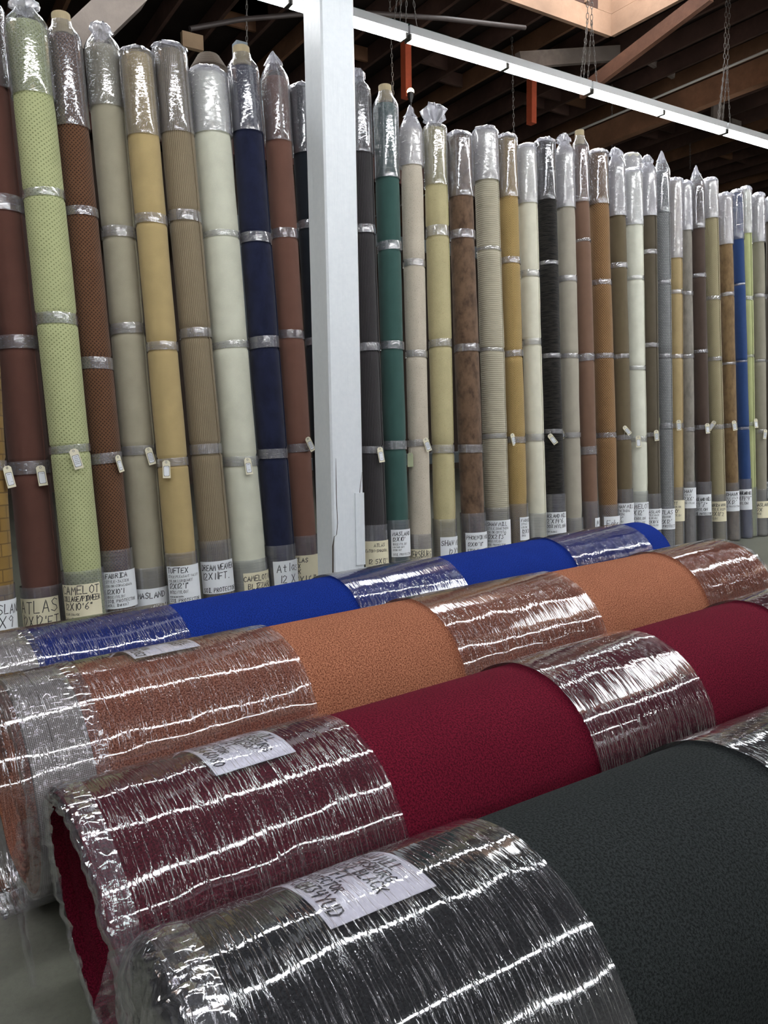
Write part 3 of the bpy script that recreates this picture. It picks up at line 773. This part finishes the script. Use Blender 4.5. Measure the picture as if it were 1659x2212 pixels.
# text line: (string, (advance, height) as shares of the label height, start)
def ln(*rows): return [(t, (a, h)) if len(r) == 0 else (t, (a, h), r[0]) for t, a, h, *r in rows]
S = .045
STAND = [
 # description, colour, weave, 2nd colour, axis px high, axis px low, width, top y, top wrap ends, bottom wrap starts, bands, top style, label, tags
 ('gold blocky textured roll cut by the left edge, low beside the maroon brown roll', (150, 112, 44), 'blocks', (84, 58, 22), (-80, 200), (-16, 1255), 88, 20, 190, 1262, [(440, S), (735, S), (1005, S)], 't',
    (-34, 1294, 1362, ln(('MASLAND', .42, .3), ('12X9', .45, .34)), 'w', 1), [(8, 1035, .18, .1, 1.2, 0)]),
 ('maroon brown smooth roll, second from the left edge', (100, 60, 50), 'plain', None, (-20, 200), (88, 1250), 89, 22, 200, 1262, [(447, .07), (743, .06), (1010, .06)], 't',
    (52, 1285, 1352, ln(('ATLAS', .46, .38), ("12X12'FT", .44, .34)), 'c', 1), [(84, 1034, .05, .0, 1.15, 0)]),
 ('light lime green roll with a small dotted weave', (172, 178, 122), 'dots', (112, 122, 72), (73, 215), (178, 1230), 88, 56, 215, 1228, [(425, .035), (692, .05), (970, .035)], 't',
    (143, 1256, 1345, ln(('CAMELOT', .22, .18, .05), ('COLLAGE/PIONEER', .17, .12), ("12X10'6\"", .2, .15, .08), ('COLOR CHANGE', .13, .05), ('DUPONT CERTIFIED', .12, .06), ('STAIN PROTECTED', .12, .08)), 'c', 1), [(158, 998, .22, .05, 1.15, 0)]),
 ('dark rust brown roll with black honeycomb texture, cardboard core sticking out', (108, 68, 42), 'honey', (38, 24, 18), (156, 280), (247, 1185), 74, 84, 282, 1185, [(463, .04), (787, .055), (990, .05)], 'c',
    (228, 1230, 1308, ln(('FABRICA', .17, .12, .08), ('STYLE-JAZZER', .13, .07, .08), ('COLOR-COPACABANA', .11, .06, .08), ("12X10'1", .18, .12, .08), ('100% NYLON', .12, .07, .08), ('SOIL PROTECTOR', .12, .08, .08), ('ROLL ID# R87', .11, .07, .08)), 'w', 1), [(250, 1012, .2, .5, 1.0, 0)]),
 ('plain grey beige roll between the dark rust brown and the golden tan rolls', (158, 150, 126), 'plain', None, (233, 240), (321, 1222), 76, 106, 240, 1222, [(507, .05), (713, .05), (973, .045)], 't',
    (299, 1266, 1318, ln(('MASLAND', .38, .22, .04), ("12X9'1", .5, .22, .35)), 'w', 1), [(318, 995, .2, .1, 1.05, 0)]),
 ('golden tan plain roll between the grey beige and ribbed taupe rolls', (178, 152, 96), 'plain', None, (311, 300), (390, 1190), 70, 108, 300, 1190, [(478, .045), (750, .04), (998, .04)], 'f',
    (366, 1218, 1296, ln(('TUFTEX', .18, .13), ('STYLE.PLEASANT VALLEY', .13, .06), ('COLOR.LUMINARY', .12, .07), ("12X12'1\"", .17, .13, .05), ('100% NYLON', .14, .08), ('COLOR CHANGE SYSTEM', .1, .03), ('SOIL PROTECTOR', .13, .09)), 'w', 1), [(360, 1020, -.04, .1, 1.05, 0)]),
 ('taupe roll with fine vertical ribs, no hang tag', (146, 128, 98), 'rib_v', (104, 90, 68), (383, 295), (462, 1165), 72, 100, 295, 1165, [(472, .05), (722, .045), (970, .05)], 'f',
    (438, 1208, 1276, ln(('DREAM WEAVER', .27, .17, .06), ('12X11FT.', .28, .2, .06), ('', .2, .1), ('SOIL PROTECTOR', .2, .13, .08)), 'w', 1), None),
 ('thick cream white roll left of the navy roll', (204, 204, 182), 'plain', None, (459, 297), (536, 1205), 82, 152, 297, 1205, [(512, .03), (748, .035), (996, .05)], 'mf',
    (528, 1232, 1290, ln(('CAMELOT R', .3, .18, .0), ('BLIZZARD', .28, .18, .1), ("12X8'6", .28, .18, .05)), 'c', 1), [(533, 1016, .06, .1, 1.05, 0)]),
 ('deep navy blue roll with its cardboard core showing on top', (28, 34, 66), 'velvet', (20, 24, 50), (535, 290), (604, 1175), 69, 150, 292, 1175, [(518, .05), (742, .06), (980, .05)], 'c',
    (592, 1208, 1262, ln(('Atlas', .42, .32, .1), ('12 X', .44, .3, .15)), 'w', 1), None),
 ('rosy brown plain roll just left of the white pillar', (120, 78, 64), 'plain', None, (602, 312), (655, 1155), 61, 172, 312, 1155, [(509, .05), (725, .045), (968, .045)], 'p',
    (634, 1196, 1256, ln(('ATLAS', .24, .16), ('TEX', .2, .14), ('OAK', .2, .14), ("12X11'1\"", .3, .22)), 'c', 1), [(663, 972, .42, .2, 1.0, 0)]),
 ('very dark navy roll half hidden behind the white pillar', (26, 32, 42), 'plain', None, (662, 340), (713, 1150), 60, 185, 338, 1160, [(490, .045), (740, .04), (968, .04)], 'f', None, None),
 ('charcoal ribbed roll just right of the white pillar', (62, 58, 60), 'rib_v', (30, 28, 32), (777, 335), (807, 1130), 59, 198, 337, 1132, [(500, .045), (752, .045), (972, .04)], 't',
    (790, 1166, 1222, ln(('ATLAS', .22, .12, .3), ('EATON-SHADOW', .2, .1, .02), ('', .1, .1), ("12 5X13'", .34, .18, .1)), 'c', 1), [(819, 993, .12, .2, 1.05, 0)]),
 ('dark teal green smooth roll', (48, 84, 78), 'plain', None, (837, 390), (857, 1120), 55, 228, 390, 1122, [(535, .05), (748, .045), (962, .05)], 'c',
    (846, 1142, 1200, ln(('MASLAND', .22, .14, .06), ("12X10'", .2, .15, .03), ('100% NYLON', .15, .08), ('LOW THIS SOFT', .1, .05), ('INSIDE OUT', .1, .05), ('SOIL PROTECTOR', .18, .08)), 'w', 1), None),
 ('speckled pinkish beige roll with a green tag hanging at its left', (186, 174, 154), 'specks', (120, 104, 84), (889, 363), (908, 1150), 51, 282, 363, 1152, [(571, .04), (766, .04), (957, .04)], 'mp',
    (883, 1184, 1225, ln(('DYERSBURG', .42, .34), ('TAUPE', .4, .3)), 'c', 1), [(887, 1004, .02, .1, 1.0, 1), (918, 973, .35, .1, 1.0, 0)]),
 ('mustard beige plain roll topped by a white crumpled bag', (178, 166, 118), 'specks', (140, 126, 84), (942, 405), (960, 1120), 53, 280, 405, 1120, [(503, .06), (743, .045), (970, .05)], 'b',
    (952, 1158, 1205, ln(('SHAW MILL', .38, .22, .04), ("12X9'", .42, .26, .25)), 'w', 1), None),
 ('mottled brown velvet roll, dark patches, right of the mustard beige one', (112, 84, 62), 'velvet', (72, 52, 38), (996, 428), (1021, 1105), 57, 288, 430, 1107, [(510, .05), (753, .045), (969, .05)], 'f',
    (1007, 1148, 1195, ln(('PHOENIX MILL', .3, .16, .04), ("12X10'11\"", .3, .16, .06), ('STYLE MARTIN', .28, .14, .06)), 'w', 1), None),
 ('thick greige roll with fine horizontal ribs', (176, 168, 144), 'rib_h', (146, 138, 114), (1051, 395), (1073, 1095), 56, 278, 395, 1095, [(541, .02), (757, .02), (942, .03)], 'mf',
    (1053, 1122, 1180, ln(('SHAW MILL', .2, .13), ('STYLE.SOMETHING', .14, .08), ('COLOR.CRYSTAL', .13, .08), ("12X21'3\"", .2, .15), ('100% NYLON', .13, .08), ('SOIL PROTECTOR', .13, .07)), 'w', 1), None),
 ('gold roll with a herringbone weave', (178, 146, 84), 'herring', (132, 102, 52), (1099, 430), (1118, 1085), 45, 292, 430, 1087, [(565, .04), (765, .04), (950, .04)], 'f',
    (1123, 1116, 1165, ln(('FABRICA', .2, .12), ('STYLE', .14, .08), ('COLOR', .14, .08), ("12X11", .22, .16), ('100%', .14, .08)), 'w', 1), [(1105, 962, .3, .9, .95, 0)]),
 ('slim cream white roll left of the black shag roll', (206, 202, 180), 'plain', None, (1140, 443), (1159, 1100), 44, 314, 443, 1107, [(593, .04), (740, .04), (945, .045)], 'mf', None, None),
 ('black shaggy roll with horizontal folds', (42, 38, 34), 'shag', (12, 11, 11), (1180, 435), (1198, 1065), 46, 302, 436, 1066, [(571, .025), (770, .03), (932, .03)], 'f',
    (1180, 1105, 1155, ln(('MASLAND MILL', .22, .15), ("12'X14'6", .24, .18), ('100% NYLON', .2, .14), ('STOP MARKS', .2, .07)), 'w', 1), [(1188, 963, .6, .2, .95, 0)]),
 ('warm grey roll with a tag at its upper left, right of the black shag roll', (158, 150, 134), 'plain', None, (1222, 450), (1238, 1115), 43, 330, 452, 1117, [(604, .04), (770, .03), (940, .035)], 'mt', None, [(1211, 948, .5, .1, 1.0, 0)]),
 ('mauve brown slim roll with torn cardboard on top', (116, 84, 66), 'plain', None, (1256, 440), (1274, 1080), 38, 318, 440, 1082, [(522, .02), (773, .05), (973, .055)], 'c',
    (1285, 1118, 1150, ln(('MA', .6, .45)), 'w', 1), None),
 ('orange brown roll with a diamond dotted texture, right of the mauve brown one', (144, 104, 62), 'honey', (82, 56, 32), (1294, 445), (1314, 1090), 45, 326, 445, 1089, [(612, .035), (770, .035), (940, .035)], 'f',
    (1306, 1114, 1150, ln(('Fabrica', .6, .36, .1)), 'w', 1), None),
 ('dark olive taupe roll partly behind the bright cream roll', (98, 84, 60), 'plain', None, (1333, 470), (1347, 1055), 40, 358, 470, 1056, [(576, .035), (771, .03), (945, .035)], 'mt',
    (1332, 1086, 1138, ln(('SHAW MILL', .2, .13), ('SOMETHING', .15, .09), ('EARTH', .15, .09), ("13'7\"", .16, .11), ('NYLON', .13, .08), ('PROTECTOR', .12, .07)), 'w', 1), [(1348, 946, .7, .3, .9, 0)]),
 ('bright cream roll in the middle of the right half', (206, 206, 188), 'plain', None, (1368, 492), (1378, 1060), 43, 366, 490, 1060, [(603, .03), (796, .03), (948, .04)], 'mf',
    (1361, 1084, 1150, ln(('CAMELOT', .2, .14, .02), ("12X12'", .2, .15, .02), ('100% NYLON', .16, .08), ('COLOR CHANGE', .12, .06), ('SOIL PROTECTOR', .14, .08)), 'w', 1), [(1378, 967, .04, .1, 1.0, 0)]),
 ('slim dark taupe roll between the bright cream roll and the blue grey checked one', (84, 74, 58), 'plain', None, (1400, 470), (1408, 1065), 38, 372, 470, 1066, [(547, .03), (747, .03), (939, .03)], 'mt',
    (1397, 1098, 1143, ln(('MASLAND', .2, .13), ('STYLE-BASE', .14, .08), ('COLOR-BU', .14, .08), ("12X10'6", .2, .13), ('100% NYLON', .14, .08)), 'w', 1), [(1416, 955, .1, .1, .95, 0)]),
 ('blue grey roll in a basket weave check', (134, 136, 136), 'basket', (78, 80, 84), (1430, 460), (1439, 1090), 35, 370, 462, 1092, [(612, .03), (770, .03), (920, .04)], 'p',
    (1425, 1098, 1142, ln(('ATLAS', .26, .18), ('12 INDOOR', .18, .1), ("12X12'", .26, .18), ('2. PROTECT', .2, .12)), 'w', 1), [(1424, 926, .0, .1, .6, 1)]),
 ('narrow tan gold roll right of the blue grey checked one', (162, 138, 92), 'specks', (120, 98, 60), (1458, 505), (1461, 1050), 32, 386, 560, 1052, [(632, .03), (771, .03), (920, .035)], 'mf',
    (1454, 1080, 1125, ln(('TT', .2, .12), ('COLOR', .16, .09), ("10'", .24, .16), ('NYLON', .16, .09)), 'c', 1), [(1465, 933, .06, .1, .95, 0)]),
 ('narrow mid grey roll, its label set higher than its neighbours', (128, 122, 112), 'velvet', (108, 102, 94), (1481, 500), (1487, 1040), 30, 392, 500, 1040, [(635, .03), (771, .03), (928, .03)], 'mf',
    (1475, 1053, 1097, ln(('SHAW', .24, .16), ('STYLE-D', .15, .08), ("12X6'", .24, .18), ('100% NYLON', .16, .09)), 'w', 1), None),
 ('chocolate brown roll with a twisted film peak on top', (72, 56, 48), 'plain', None, (1506, 497), (1519, 1040), 34, 400, 497, 1040, [(597, .03), (760, .025), (923, .035)], 'p',
    (1499, 1067, 1112, ln(('MASLAND MILL', .3, .15), ("X9'7\"", .28, .2), ('% NYLON', .2, .13), ('SOIL PROTECTOR', .2, .12)), 'w', 1), [(1526, 940, .04, .1, .95, 0)]),
 ('olive beige roll with a carved diagonal texture', (152, 140, 104), 'herring', (130, 118, 84), (1535, 472), (1551, 1065), 33, 386, 474, 1067, [(645, .03), (776, .03), (922, .035)], 'mf',
    (1537, 1082, 1125, ln(('FABRICA WOOL', .25, .13), ('STYLE MSN', .2, .12), ("12X11'2", .26, .18), ('NYLON', .18, .1)), 'c', 1), [(1543, 934, -.6, .1, .95, 0)]),
 ('medium brown suede roll left of the royal blue standing roll', (126, 98, 62), 'velvet', (98, 74, 46), (1568, 530), (1580, 1040), 31, 418, 530, 1042, [(637, .03), (786, .02), (919, .035)], 'mf',
    (1567, 1060, 1103, ln(('MOHAWK', .24, .16), ('STYLE STATE', .16, .09), ("12X12'", .24, .18), ('SOIL PROTECTOR', .16, .08)), 'w', 1), [(1584, 934, .12, .1, .95, 0)]),
 ('slim royal blue roll standing near the right edge', (30, 58, 112), 'plain', None, (1594, 518), (1609, 1035), 27, 410, 519, 1034, [(616, .015), (781, .015), (925, .02)], 'f',
    (1598, 1056, 1100, ln(('SHAWLAND MILL', .26, .15), ("X14'4\"", .28, .2), ('NYLON', .2, .12)), 'w', 1), None),
 ('slim pale green roll beside the royal blue standing roll', (164, 170, 110), 'plain', None, (1612, 505), (1621, 1035), 25, 404, 506, 1052, [(645, .03), (770, .02), (916, .03)], 'mf', None, [(1630, 930, .05, .1, .9, 0)]),
 ('grey taupe roll, last full roll by the right edge', (130, 124, 106), 'plain', None, (1638, 525), (1643, 1055), 28, 418, 525, 1056, [(640, .03), (780, .02), (932, .03)], 'mf',
    (1633, 1082, 1118, ln(('MASLAND', .3, .18), ("12X", .3, .2), ('100%', .2, .12)), 'c', 1), [(1651, 953, -.1, .4, .95, 0)]),
 ('dark brown roll cut off by the right edge', (66, 54, 44), 'plain', None, (1668, 525), (1668, 1030), 28, 425, 480, 1032, [(640, .03), (780, .02)], 'mf',
    (1656, 1040, 1075, ln(('M', .3, .2), ('12X', .3, .2)), 'w', 1), None),
]
for s_ in STAND: standing_roll(s_)

# ------------------------------------------------------------------ big rolls lying on the floor
LIFT = .006
def lying_frame(y0, phi, R, s0):
    ph = math.radians(phi); d = np.array([math.cos(ph), math.sin(ph), 0]); n = np.array([-math.sin(ph), math.cos(ph), 0])
    return d, n, np.array([0, y0, R + LIFT])
def hit_roll(fr, R, px, py):
    """picture point -> (distance along the roll, angle from the top towards the camera)"""
    d, n, a = fr; v = ray(px, py); w = EYE - a
    wy, wz, vy, vz = w @ n, w[2], v @ n, v[2]
    A, B_, D = vy * vy + vz * vz, wy * vy + wz * vz, wy * wy + wz * wz - R * R
    q = max(0, B_ * B_ - A * D); t = (-B_ - math.sqrt(q)) / A
    P = w + v * t
    return P @ d, math.atan2(-(P @ n), P[2])
def lying_roll(lab, y0, phi, R, s0, s1, rgb, rgb2, wraps, selv, face_s, paper, end, seed):
    fr = lying_frame(y0, phi, R, s0); d, n, a = fr
    M = Matrix([[d[i], n[i], (0, 0, 1)[i], (a + d * s0)[i] * (i < 2)] for i in range(3)] + [[0, 0, 0, 1]])
    root = empty('lying_carpet_roll', M); tag(root, lab, 'carpet roll', 'large carpet rolls lying on the floor')
    rn = random.Random(seed)
    skew = {'hollow': .04, 'closed': .05, 'clear': .02}[end]
    def pt(s, th, r):
        y, z = -r * math.sin(th), r * math.cos(th)
        s += (skew * y + (.10 if end == 'hollow' else .03) * (R - z)) * max(0, 1 - (s - s0) / .5) ** 1.5
        return Vector((s - s0, y, max(R + LIFT + z, .003 + .0005 * (r - R) * 100)))
    cm = carpet_mat('pile_%d' % seed, rgb, 'pile', rgb2, fine=520, speck=.22)
    def shell(mb, sa, sb, r, ns, nt_, amp, fr_=3.0, sd=0, step=0.0, th0=PI * .9, amp2=0.0):
        rows = []; uvs = []
        for i in range(ns + 1):
            s = sa + (sb - sa) * i / ns; row = []; uvr = []
            for k in range(nt_ + 1):
                th = th0 + 2 * PI * k / nt_
                rr = r - step * k / nt_ + amp * noise.noise(Vector((math.cos(th) * fr_, math.sin(th) * fr_, s * 2.2 + sd)))
                if amp2: rr += amp2 * noise.noise(Vector((math.cos(th) * 5, math.sin(th) * 5, s * 14 + sd)))
                row.append(pt(s, th, rr)); uvr.append(((th - th0) * R, s))
            rows.append(row); uvs.append(uvr)
        mb.grid(rows, uvs); return rows
    body0 = s0 if not selv else selv[-1][1]
    mb = MB(); rows = shell(mb, body0, s1, R - .004, 60, 112, .004, 1.5, seed, .009)
    mb.grid([[r_[-1], r_[0]] for r_ in rows])
    # rounded pile lip and closed far end
    c1 = pt(s1, 0, 0)
    mb.grid([[p, c1 + (p - c1) * .9 + Vector((.012, 0, 0))] for p in rows[-1]], flip=True); mb.quad([c1 + (p - c1) * .9 + Vector((.012, 0, 0)) for p in rows[-1][:-1]][::-1])
    if selv: mb.grid([[p, c_ + (p - c_) * .93] for p in rows[0] for c_ in (pt(body0, 0, 0),)])
    mb.build('carpet', cm, root, smooth=True)
    if selv:
        m = _mats.get('jute_backing')
        if not m:
            m, nt, out = new_mat('jute_backing'); _mats['jute_backing'] = m
            p = N(nt, 'ShaderNodeBsdfPrincipled', ins={'Roughness': .85})
            uv = mapping(nt, (1, 1, 1)); sep = N(nt, 'ShaderNodeSeparateXYZ'); L(nt, uv, sep.inputs[0])
            def g(x): return ramp(nt, mth(nt, 'SINE', mth(nt, 'MULTIPLY', x, 2 * PI * 210)), .1, .6)
            w = mth(nt, 'MAXIMUM', g(sep.outputs[0]), g(sep.outputs[1]))
            L(nt, mixc(nt, w, s2l((104, 98, 84)), s2l((178, 178, 168))), p.inputs['Base Color'])
            L(nt, bump(nt, w, .001), p.inputs['Normal']); L(nt, p.outputs[0], out.inputs[0])
        for (sa, sb, r) in selv:
            mb = MB(); q = shell(mb, sa, sb, r, 6, 80, .004, 2, seed + 3)
            cc = pt(sa, 0, 0); mb.grid([[cc + (p - cc) * .95, p] for p in q[0]])
            mb.build('backing_strip', m, root, smooth=True, label='grey woven backing left bare of pile')
    # rolled end: spiral of carpet layers
    mb = MB(); p_ = .0125; r0 = .035; rmax = (selv[0][2] if selv else R) - .008
    turns = (rmax - r0) / p_; K = int(turns * 44); rows = []; uvs = []
    for k in range(K + 1):
        t = 2 * PI * turns * k / K; r = r0 + (rmax - r0) * k / K
        th = -t + .7
        off = .016 * noise.noise(Vector((r * 22, seed, math.cos(t) * .6))) + .006 * noise.noise(Vector((r * 60, math.cos(t) * 2, math.sin(t) * 2))) + (rmax - r) * (.22 if end == 'hollow' else .02)
        s = face_s + off
        rr = max(.01, r - .0085 + .0015 * noise.noise(Vector((t * 2, 0, seed))))
        rows.append([pt(s + .03, th, rr - .0035), pt(s + .03, th, rr), pt(s + .003, th, rr + .0005), pt(s, th, (rr + r) / 2), pt(s + .003, th, r), pt(s + .04, th, r)])
        uvs.append([(t * r, .0), (t * r, .004), (t * r, .01), (t * r, .014), (t * r, .018), (t * r, .04)])
    mb.grid(rows, uvs); mb.build('rolled_end', cm, root, smooth=True, label='spiral end of the rolled layers')
    # film wraps
    for wi, (sa, sb) in enumerate(wraps):
        mb = MB(); L_ = sb - sa
        shell(mb, sa, sb, R + .004, max(12, int(L_ / .02)), 150, .0035, 2.2, seed + wi * 5, 0, PI * .9 + wi, .0012)
        mb.build('plastic_wrap', FILM_BIG, root, smooth=True)
    # gathered film round the near end
    def gather(prof, amp, nm, mat, nseg=150, fr_=9, thr=None):
        rows = []; uvs = []
        t0, t1 = thr or (0, 2 * PI)
        for i, (s, r) in enumerate(prof):
            row = []; uvr = []
            for k in range(nseg + 1):
                th = t0 + (t1 - t0) * k / nseg
                q = noise.noise(Vector((math.cos(th) * fr_, math.sin(th) * fr_, i * .35 + seed))); q2 = noise.noise(Vector((math.cos(th) * 3 * fr_, math.sin(th) * 3 * fr_, i * .5 + seed)))
                f_ = min(1, i / 2.0)
                row.append(pt(s + f_ * amp * (q * .9 + q2 * .5), th, r + f_ * amp * (q2 * .5 + q * .5))); uvr.append((th * R, s * 1.0 + r))
            rows.append(row); uvs.append(uvr)
        mb = MB(); mb.grid(rows, uvs); return mb.build(nm, mat, root, smooth=True)
    if end == 'hollow':
        gather([(s0 + .05, R + .006), (s0 + .02, R + .008), (s0 - .006, R + .004), (s0 - .016, R - .008), (s0 - .012, R - .022), (s0 + .0, R - .03)], .012, 'gathered_film', FILM_END)
    elif end == 'closed':
        gather([(s0 + .06, R + .006), (s0 + .03, R + .007), (s0 + .0, R + .004), (s0 - .02, R - .01), (s0 - .034, R * .88), (s0 - .035, R * .78), (s0 - .03, R * .7), (s0 - .04, R * .6)], .022, 'gathered_film', FILM_END, 170, 5)
    elif end == 'clear':
        gather([(face_s + .2, R + .007), (face_s + .12, R + .002), (face_s + .04, R - .004), (face_s - .012, R - .012), (face_s - .016, R - .03), (face_s - .012, R * .8)], .006, 'gathered_film', FILM_END)
    # paper label under the film
    if paper:
        (ca, cb, plen, lines, wri) = paper
        sa, ta = hit_roll(fr, R, *ca); sb, tb = hit_roll(fr, R, *cb)
        t1 = (ta + tb) / 2; t0 = t1 - plen / R; Wd = sb - sa; RL = R + .0012
        def f(x, y, e=0.0):                       # x along the reading direction (round the roll), y towards the far end
            return pt(sa + y, t0 + x / R, RL + e)
        mb = MB(); nn = 22
        for e, fl in ((.0006, True), (0, False)):
            mb.grid([[f(plen * k / nn, y, e) for k in range(nn + 1)] for y in (0, Wd / 2, Wd)], [[(plen * k / nn, y) for k in range(nn + 1)] for y in (0, Wd / 2, Wd)], flip=not fl)
        lo = mb.build('paper_label', PAPER, root, smooth=True, label='white paper sheet with marker writing under the film')
        allv = MB()
        for li, (txt, ex, ey, h) in enumerate(lines):
            s_, th = hit_roll(fr, R, ex, ey); s_ = sa + Wd * (.87, .72, .58, .43, .28, .12)[li + (6 - len(lines)) * (li > 2)]
            h *= .86 * Wd; sp, ln_ = text_strokes(txt, h, rn)
            xe = (th - t0) * R; x0 = xe - ln_
            y0_ = s_ - sa - h * .5
            st_ = []
            for pl in sp:
                q = [(x0 + x, y0_ + y) for x, y in pl]
                if min(c[0] for c in q) > .002 and max(c[0] for c in q) < plen - .002: st_.append(q)
            m2 = strokes_mesh(st_, wri * h, lambda x, y: f(x, y, .0016))
            b = len(allv.v); allv.v += m2.v; allv.f += [tuple(i + b for i in t_) for t_ in m2.f]; allv.uv += m2.uv
        allv.build('writing', INK, lo)
    return root, pt

lying_roll('royal blue plush roll lying on the floor, farthest of the four', 3.14, 8.29, .295, .20, 4.70, (26, 56, 150), (15, 32, 100),
    [(.20, .99), (1.86, 2.605), (3.575, 4.45)], [(.20, .40, .288)], .22, None, 'clear', 11)
lying_roll('copper orange plush roll lying on the floor behind the crimson roll', 2.38, 4.63, .325, .16, 4.03, (192, 126, 96), (110, 60, 40),
    [(.16, 1.095), (1.735, 2.565), (3.37, 4.03)], [(.245, .31, .312), (.31, .40, .318)], .235,
    ((290, 1424), (433, 1396), .28, [('SHAW MILL', 418, 1391, .135), ('DYERSBURG FROST', 391, 1396, .125), ("12X128 FT.", 359, 1391, .125), ('SOIL PROTECTOR', 333, 1403, .115), ('ROLL#YF192GJ', 317, 1418, .145)], .17), 'clear', 12)
lying_roll('deep crimson plush roll lying between the copper orange and black rolls', 1.64, 4.4, .298, .265, 3.95, (112, 20, 42), (70, 8, 25),
    [(.265, .945), (1.635, 2.23), (2.95, 3.6)], None, .29,
    ((470, 1680), (637, 1622), .28, [('SHAW MILL', 592, 1602, .145), ('DYERSBURG', 585, 1624, .135), ('CRIMSON', 560, 1618, .125), ('12X 141 FT.', 528, 1611, .145), ('SOIL PROTECTOR', 497, 1629, .115), ('ROLL#MYB66080', 492, 1655, .155)], .16), 'hollow', 13)
lying_roll('charcoal black plush roll lying nearest, its film end gathered', 1.005, .24, .308, .275, 3.95, (50, 54, 54), (26, 28, 29),
    [(.275, .905), (1.555, 2.3), (3.2, 3.9)], None, .30,
    ((719, 2014), (939, 1911), .28, [('SHAW MILL', 867, 1881, .145), ('DYERSBURG', 857, 1907, .135), ('CHARCOAL BLACK', 848, 1926, .135), ('12X117 FT.', 767, 1899, .145), ('SOIL PROTECTOR', 748, 1927, .115), ('ROLL#FCQH34YUD', 744, 1979, .155)], .16), 'closed', 14)

# film loose at the near ends
def strand(root_pts, w, lab, nm='loose_film'):
    mb = MB(); rows = []
    n = 14
    for i in range(n + 1):
        q = i / n
        k = min(len(root_pts) - 2, int(q * (len(root_pts) - 1))); f_ = q * (len(root_pts) - 1) - k
        P = Vector(root_pts[k]).lerp(Vector(root_pts[k + 1]), f_)
        ww = w * (.6 + .5 * noise.noise(Vector((q * 5, w * 90, 0)))) * (1 - .5 * q)
        rows.append([P + Vector((ww * (j / 4 - .5), .012 * noise.noise(Vector((q * 7, j, 3))), 0)) for j in range(5)])
    mb.grid(rows, [[(j * .01, q_ * .03) for j in range(5)] for q_ in range(n + 1)])
    return mb
def end_point(y0, phi, R, s, th):
    d, n, a = lying_frame(y0, phi, R, 0); p = a + d * s; return Vector(p + n * (-math.sin(th) * R) + np.array([0, 0, math.cos(th) * R]))
rolls_ = [o for o in COL.objects if o.name.startswith('lying_carpet_roll')]
for o, args, th0, w in ((rolls_[2], (1.64, 4.4, .298), -1.0, .06), (rolls_[3], (1.005, .24, .308), -.75, .09)):
    s_ = {0: .24, 1: .25, 2: .27}[[rolls_[1], rolls_[2], rolls_[3]].index(o)]
    P = end_point(*args, s_, th0)
    pts = [P, P + Vector((-.03, .0, -.08)), P + Vector((-.035, .01, -.2)), P + Vector((-.02, .0, -min(.42, P.z - .02)))]
    Mi = o.matrix_world.inverted() if False else Matrix(o.matrix_basis).inverted()
    strand([Mi @ p for p in pts], w, '').build('loose_film', FILM_END, o, smooth=True)

# ------------------------------------------------------------------ rolls and rack behind the front row
def back_roll(px, py, wpx, Yb, rgb, layers, film, lab):
    T = on_plane(px, py, np.array([0, math.cos(THETA), -math.sin(THETA)]), Yb * math.cos(THETA))
    ax = np.array([0, math.sin(THETA), math.cos(THETA)]); B0 = T - ax * (T[2] / ax[2]); Lc = T[2] / ax[2]
    R = wpx / 2 / F * proj(T)[2]
    axv = Vector(ax); yv = (Vector((0, 1, 0)) - axv * axv.y).normalized(); xv = yv.cross(axv)
    root = empty('carpet_roll', Matrix.Translation(Vector(B0)) @ Matrix((xv, yv, axv)).transposed().to_4x4())
    tag(root, lab, 'carpet roll', 'carpet rolls standing behind the front row')
    cm = carpet_mat('back_%d' % int(px), rgb)
    mb = MB(); lathe(mb, [(0, R - .004), (Lc * .5, R - .004), (Lc - .1, R - .004)] + ([] if layers else [(Lc - .004, R - .006), (Lc, .002)]), 0, 40)
    mb.build('carpet', cm, root, smooth=True)
    for k in range(layers):
        r = R - .004 - k * .011; z = Lc - .1 + k * .018
        mb = MB(); lathe(mb, [(Lc - .12, r), (z, r), (z + .004, r - .004), (z, r - .008), (Lc - .12, r - .008)], 0, 40); mb.build('carpet_layer', cm, root, smooth=True)
    if film:
        mb = MB(); lathe(mb, [(Lc - .8, R), (Lc - .05, R), (Lc - .01, R * .95), (Lc + .02, R * .7), (Lc + .03, R * .2), (Lc + .03, .002)], 0, 40, 0, .012, int(px)); mb.build('plastic_wrap', film, root, smooth=True)
back_roll(450, 121, 84, 5.50, (104, 90, 78), 6, None, 'dark brown roll with edges of its layers showing, behind the thick cream roll')
back_roll(1362, 338, 44, 5.42, (170, 166, 150), 0, FILM_MILKY, 'film covered pale roll top peeping over the bright cream roll')
back_roll(1457, 379, 28, 5.36, (150, 140, 116), 3, None, 'small brown roll top behind the narrow tan gold roll')
rk = empty('storage_rack', Matrix.Translation((0, 6.0, 0))); tag(rk, 'grey steel rack post sticking up behind the navy roll', 'rack')
P = at_y(518, 94, 6.0); ST = plain('grey_painted_steel', (124, 134, 142), .45, var=.08)
for xx, zz in ((P[0], P[2]), (P[0] + 5.9, 3.5)):
    mb = MB(); mb.box((xx, 0, zz / 2), .09, .09, zz); mb.box((xx, 0, .01), .2, .2, .02); mb.build('post', ST, rk)
for zz in (1.0, 2.9): MB().box(((P[0] + P[0] + 5.9) / 2, -.075, zz), 6.4, .05, .1).build('rail', ST, rk)
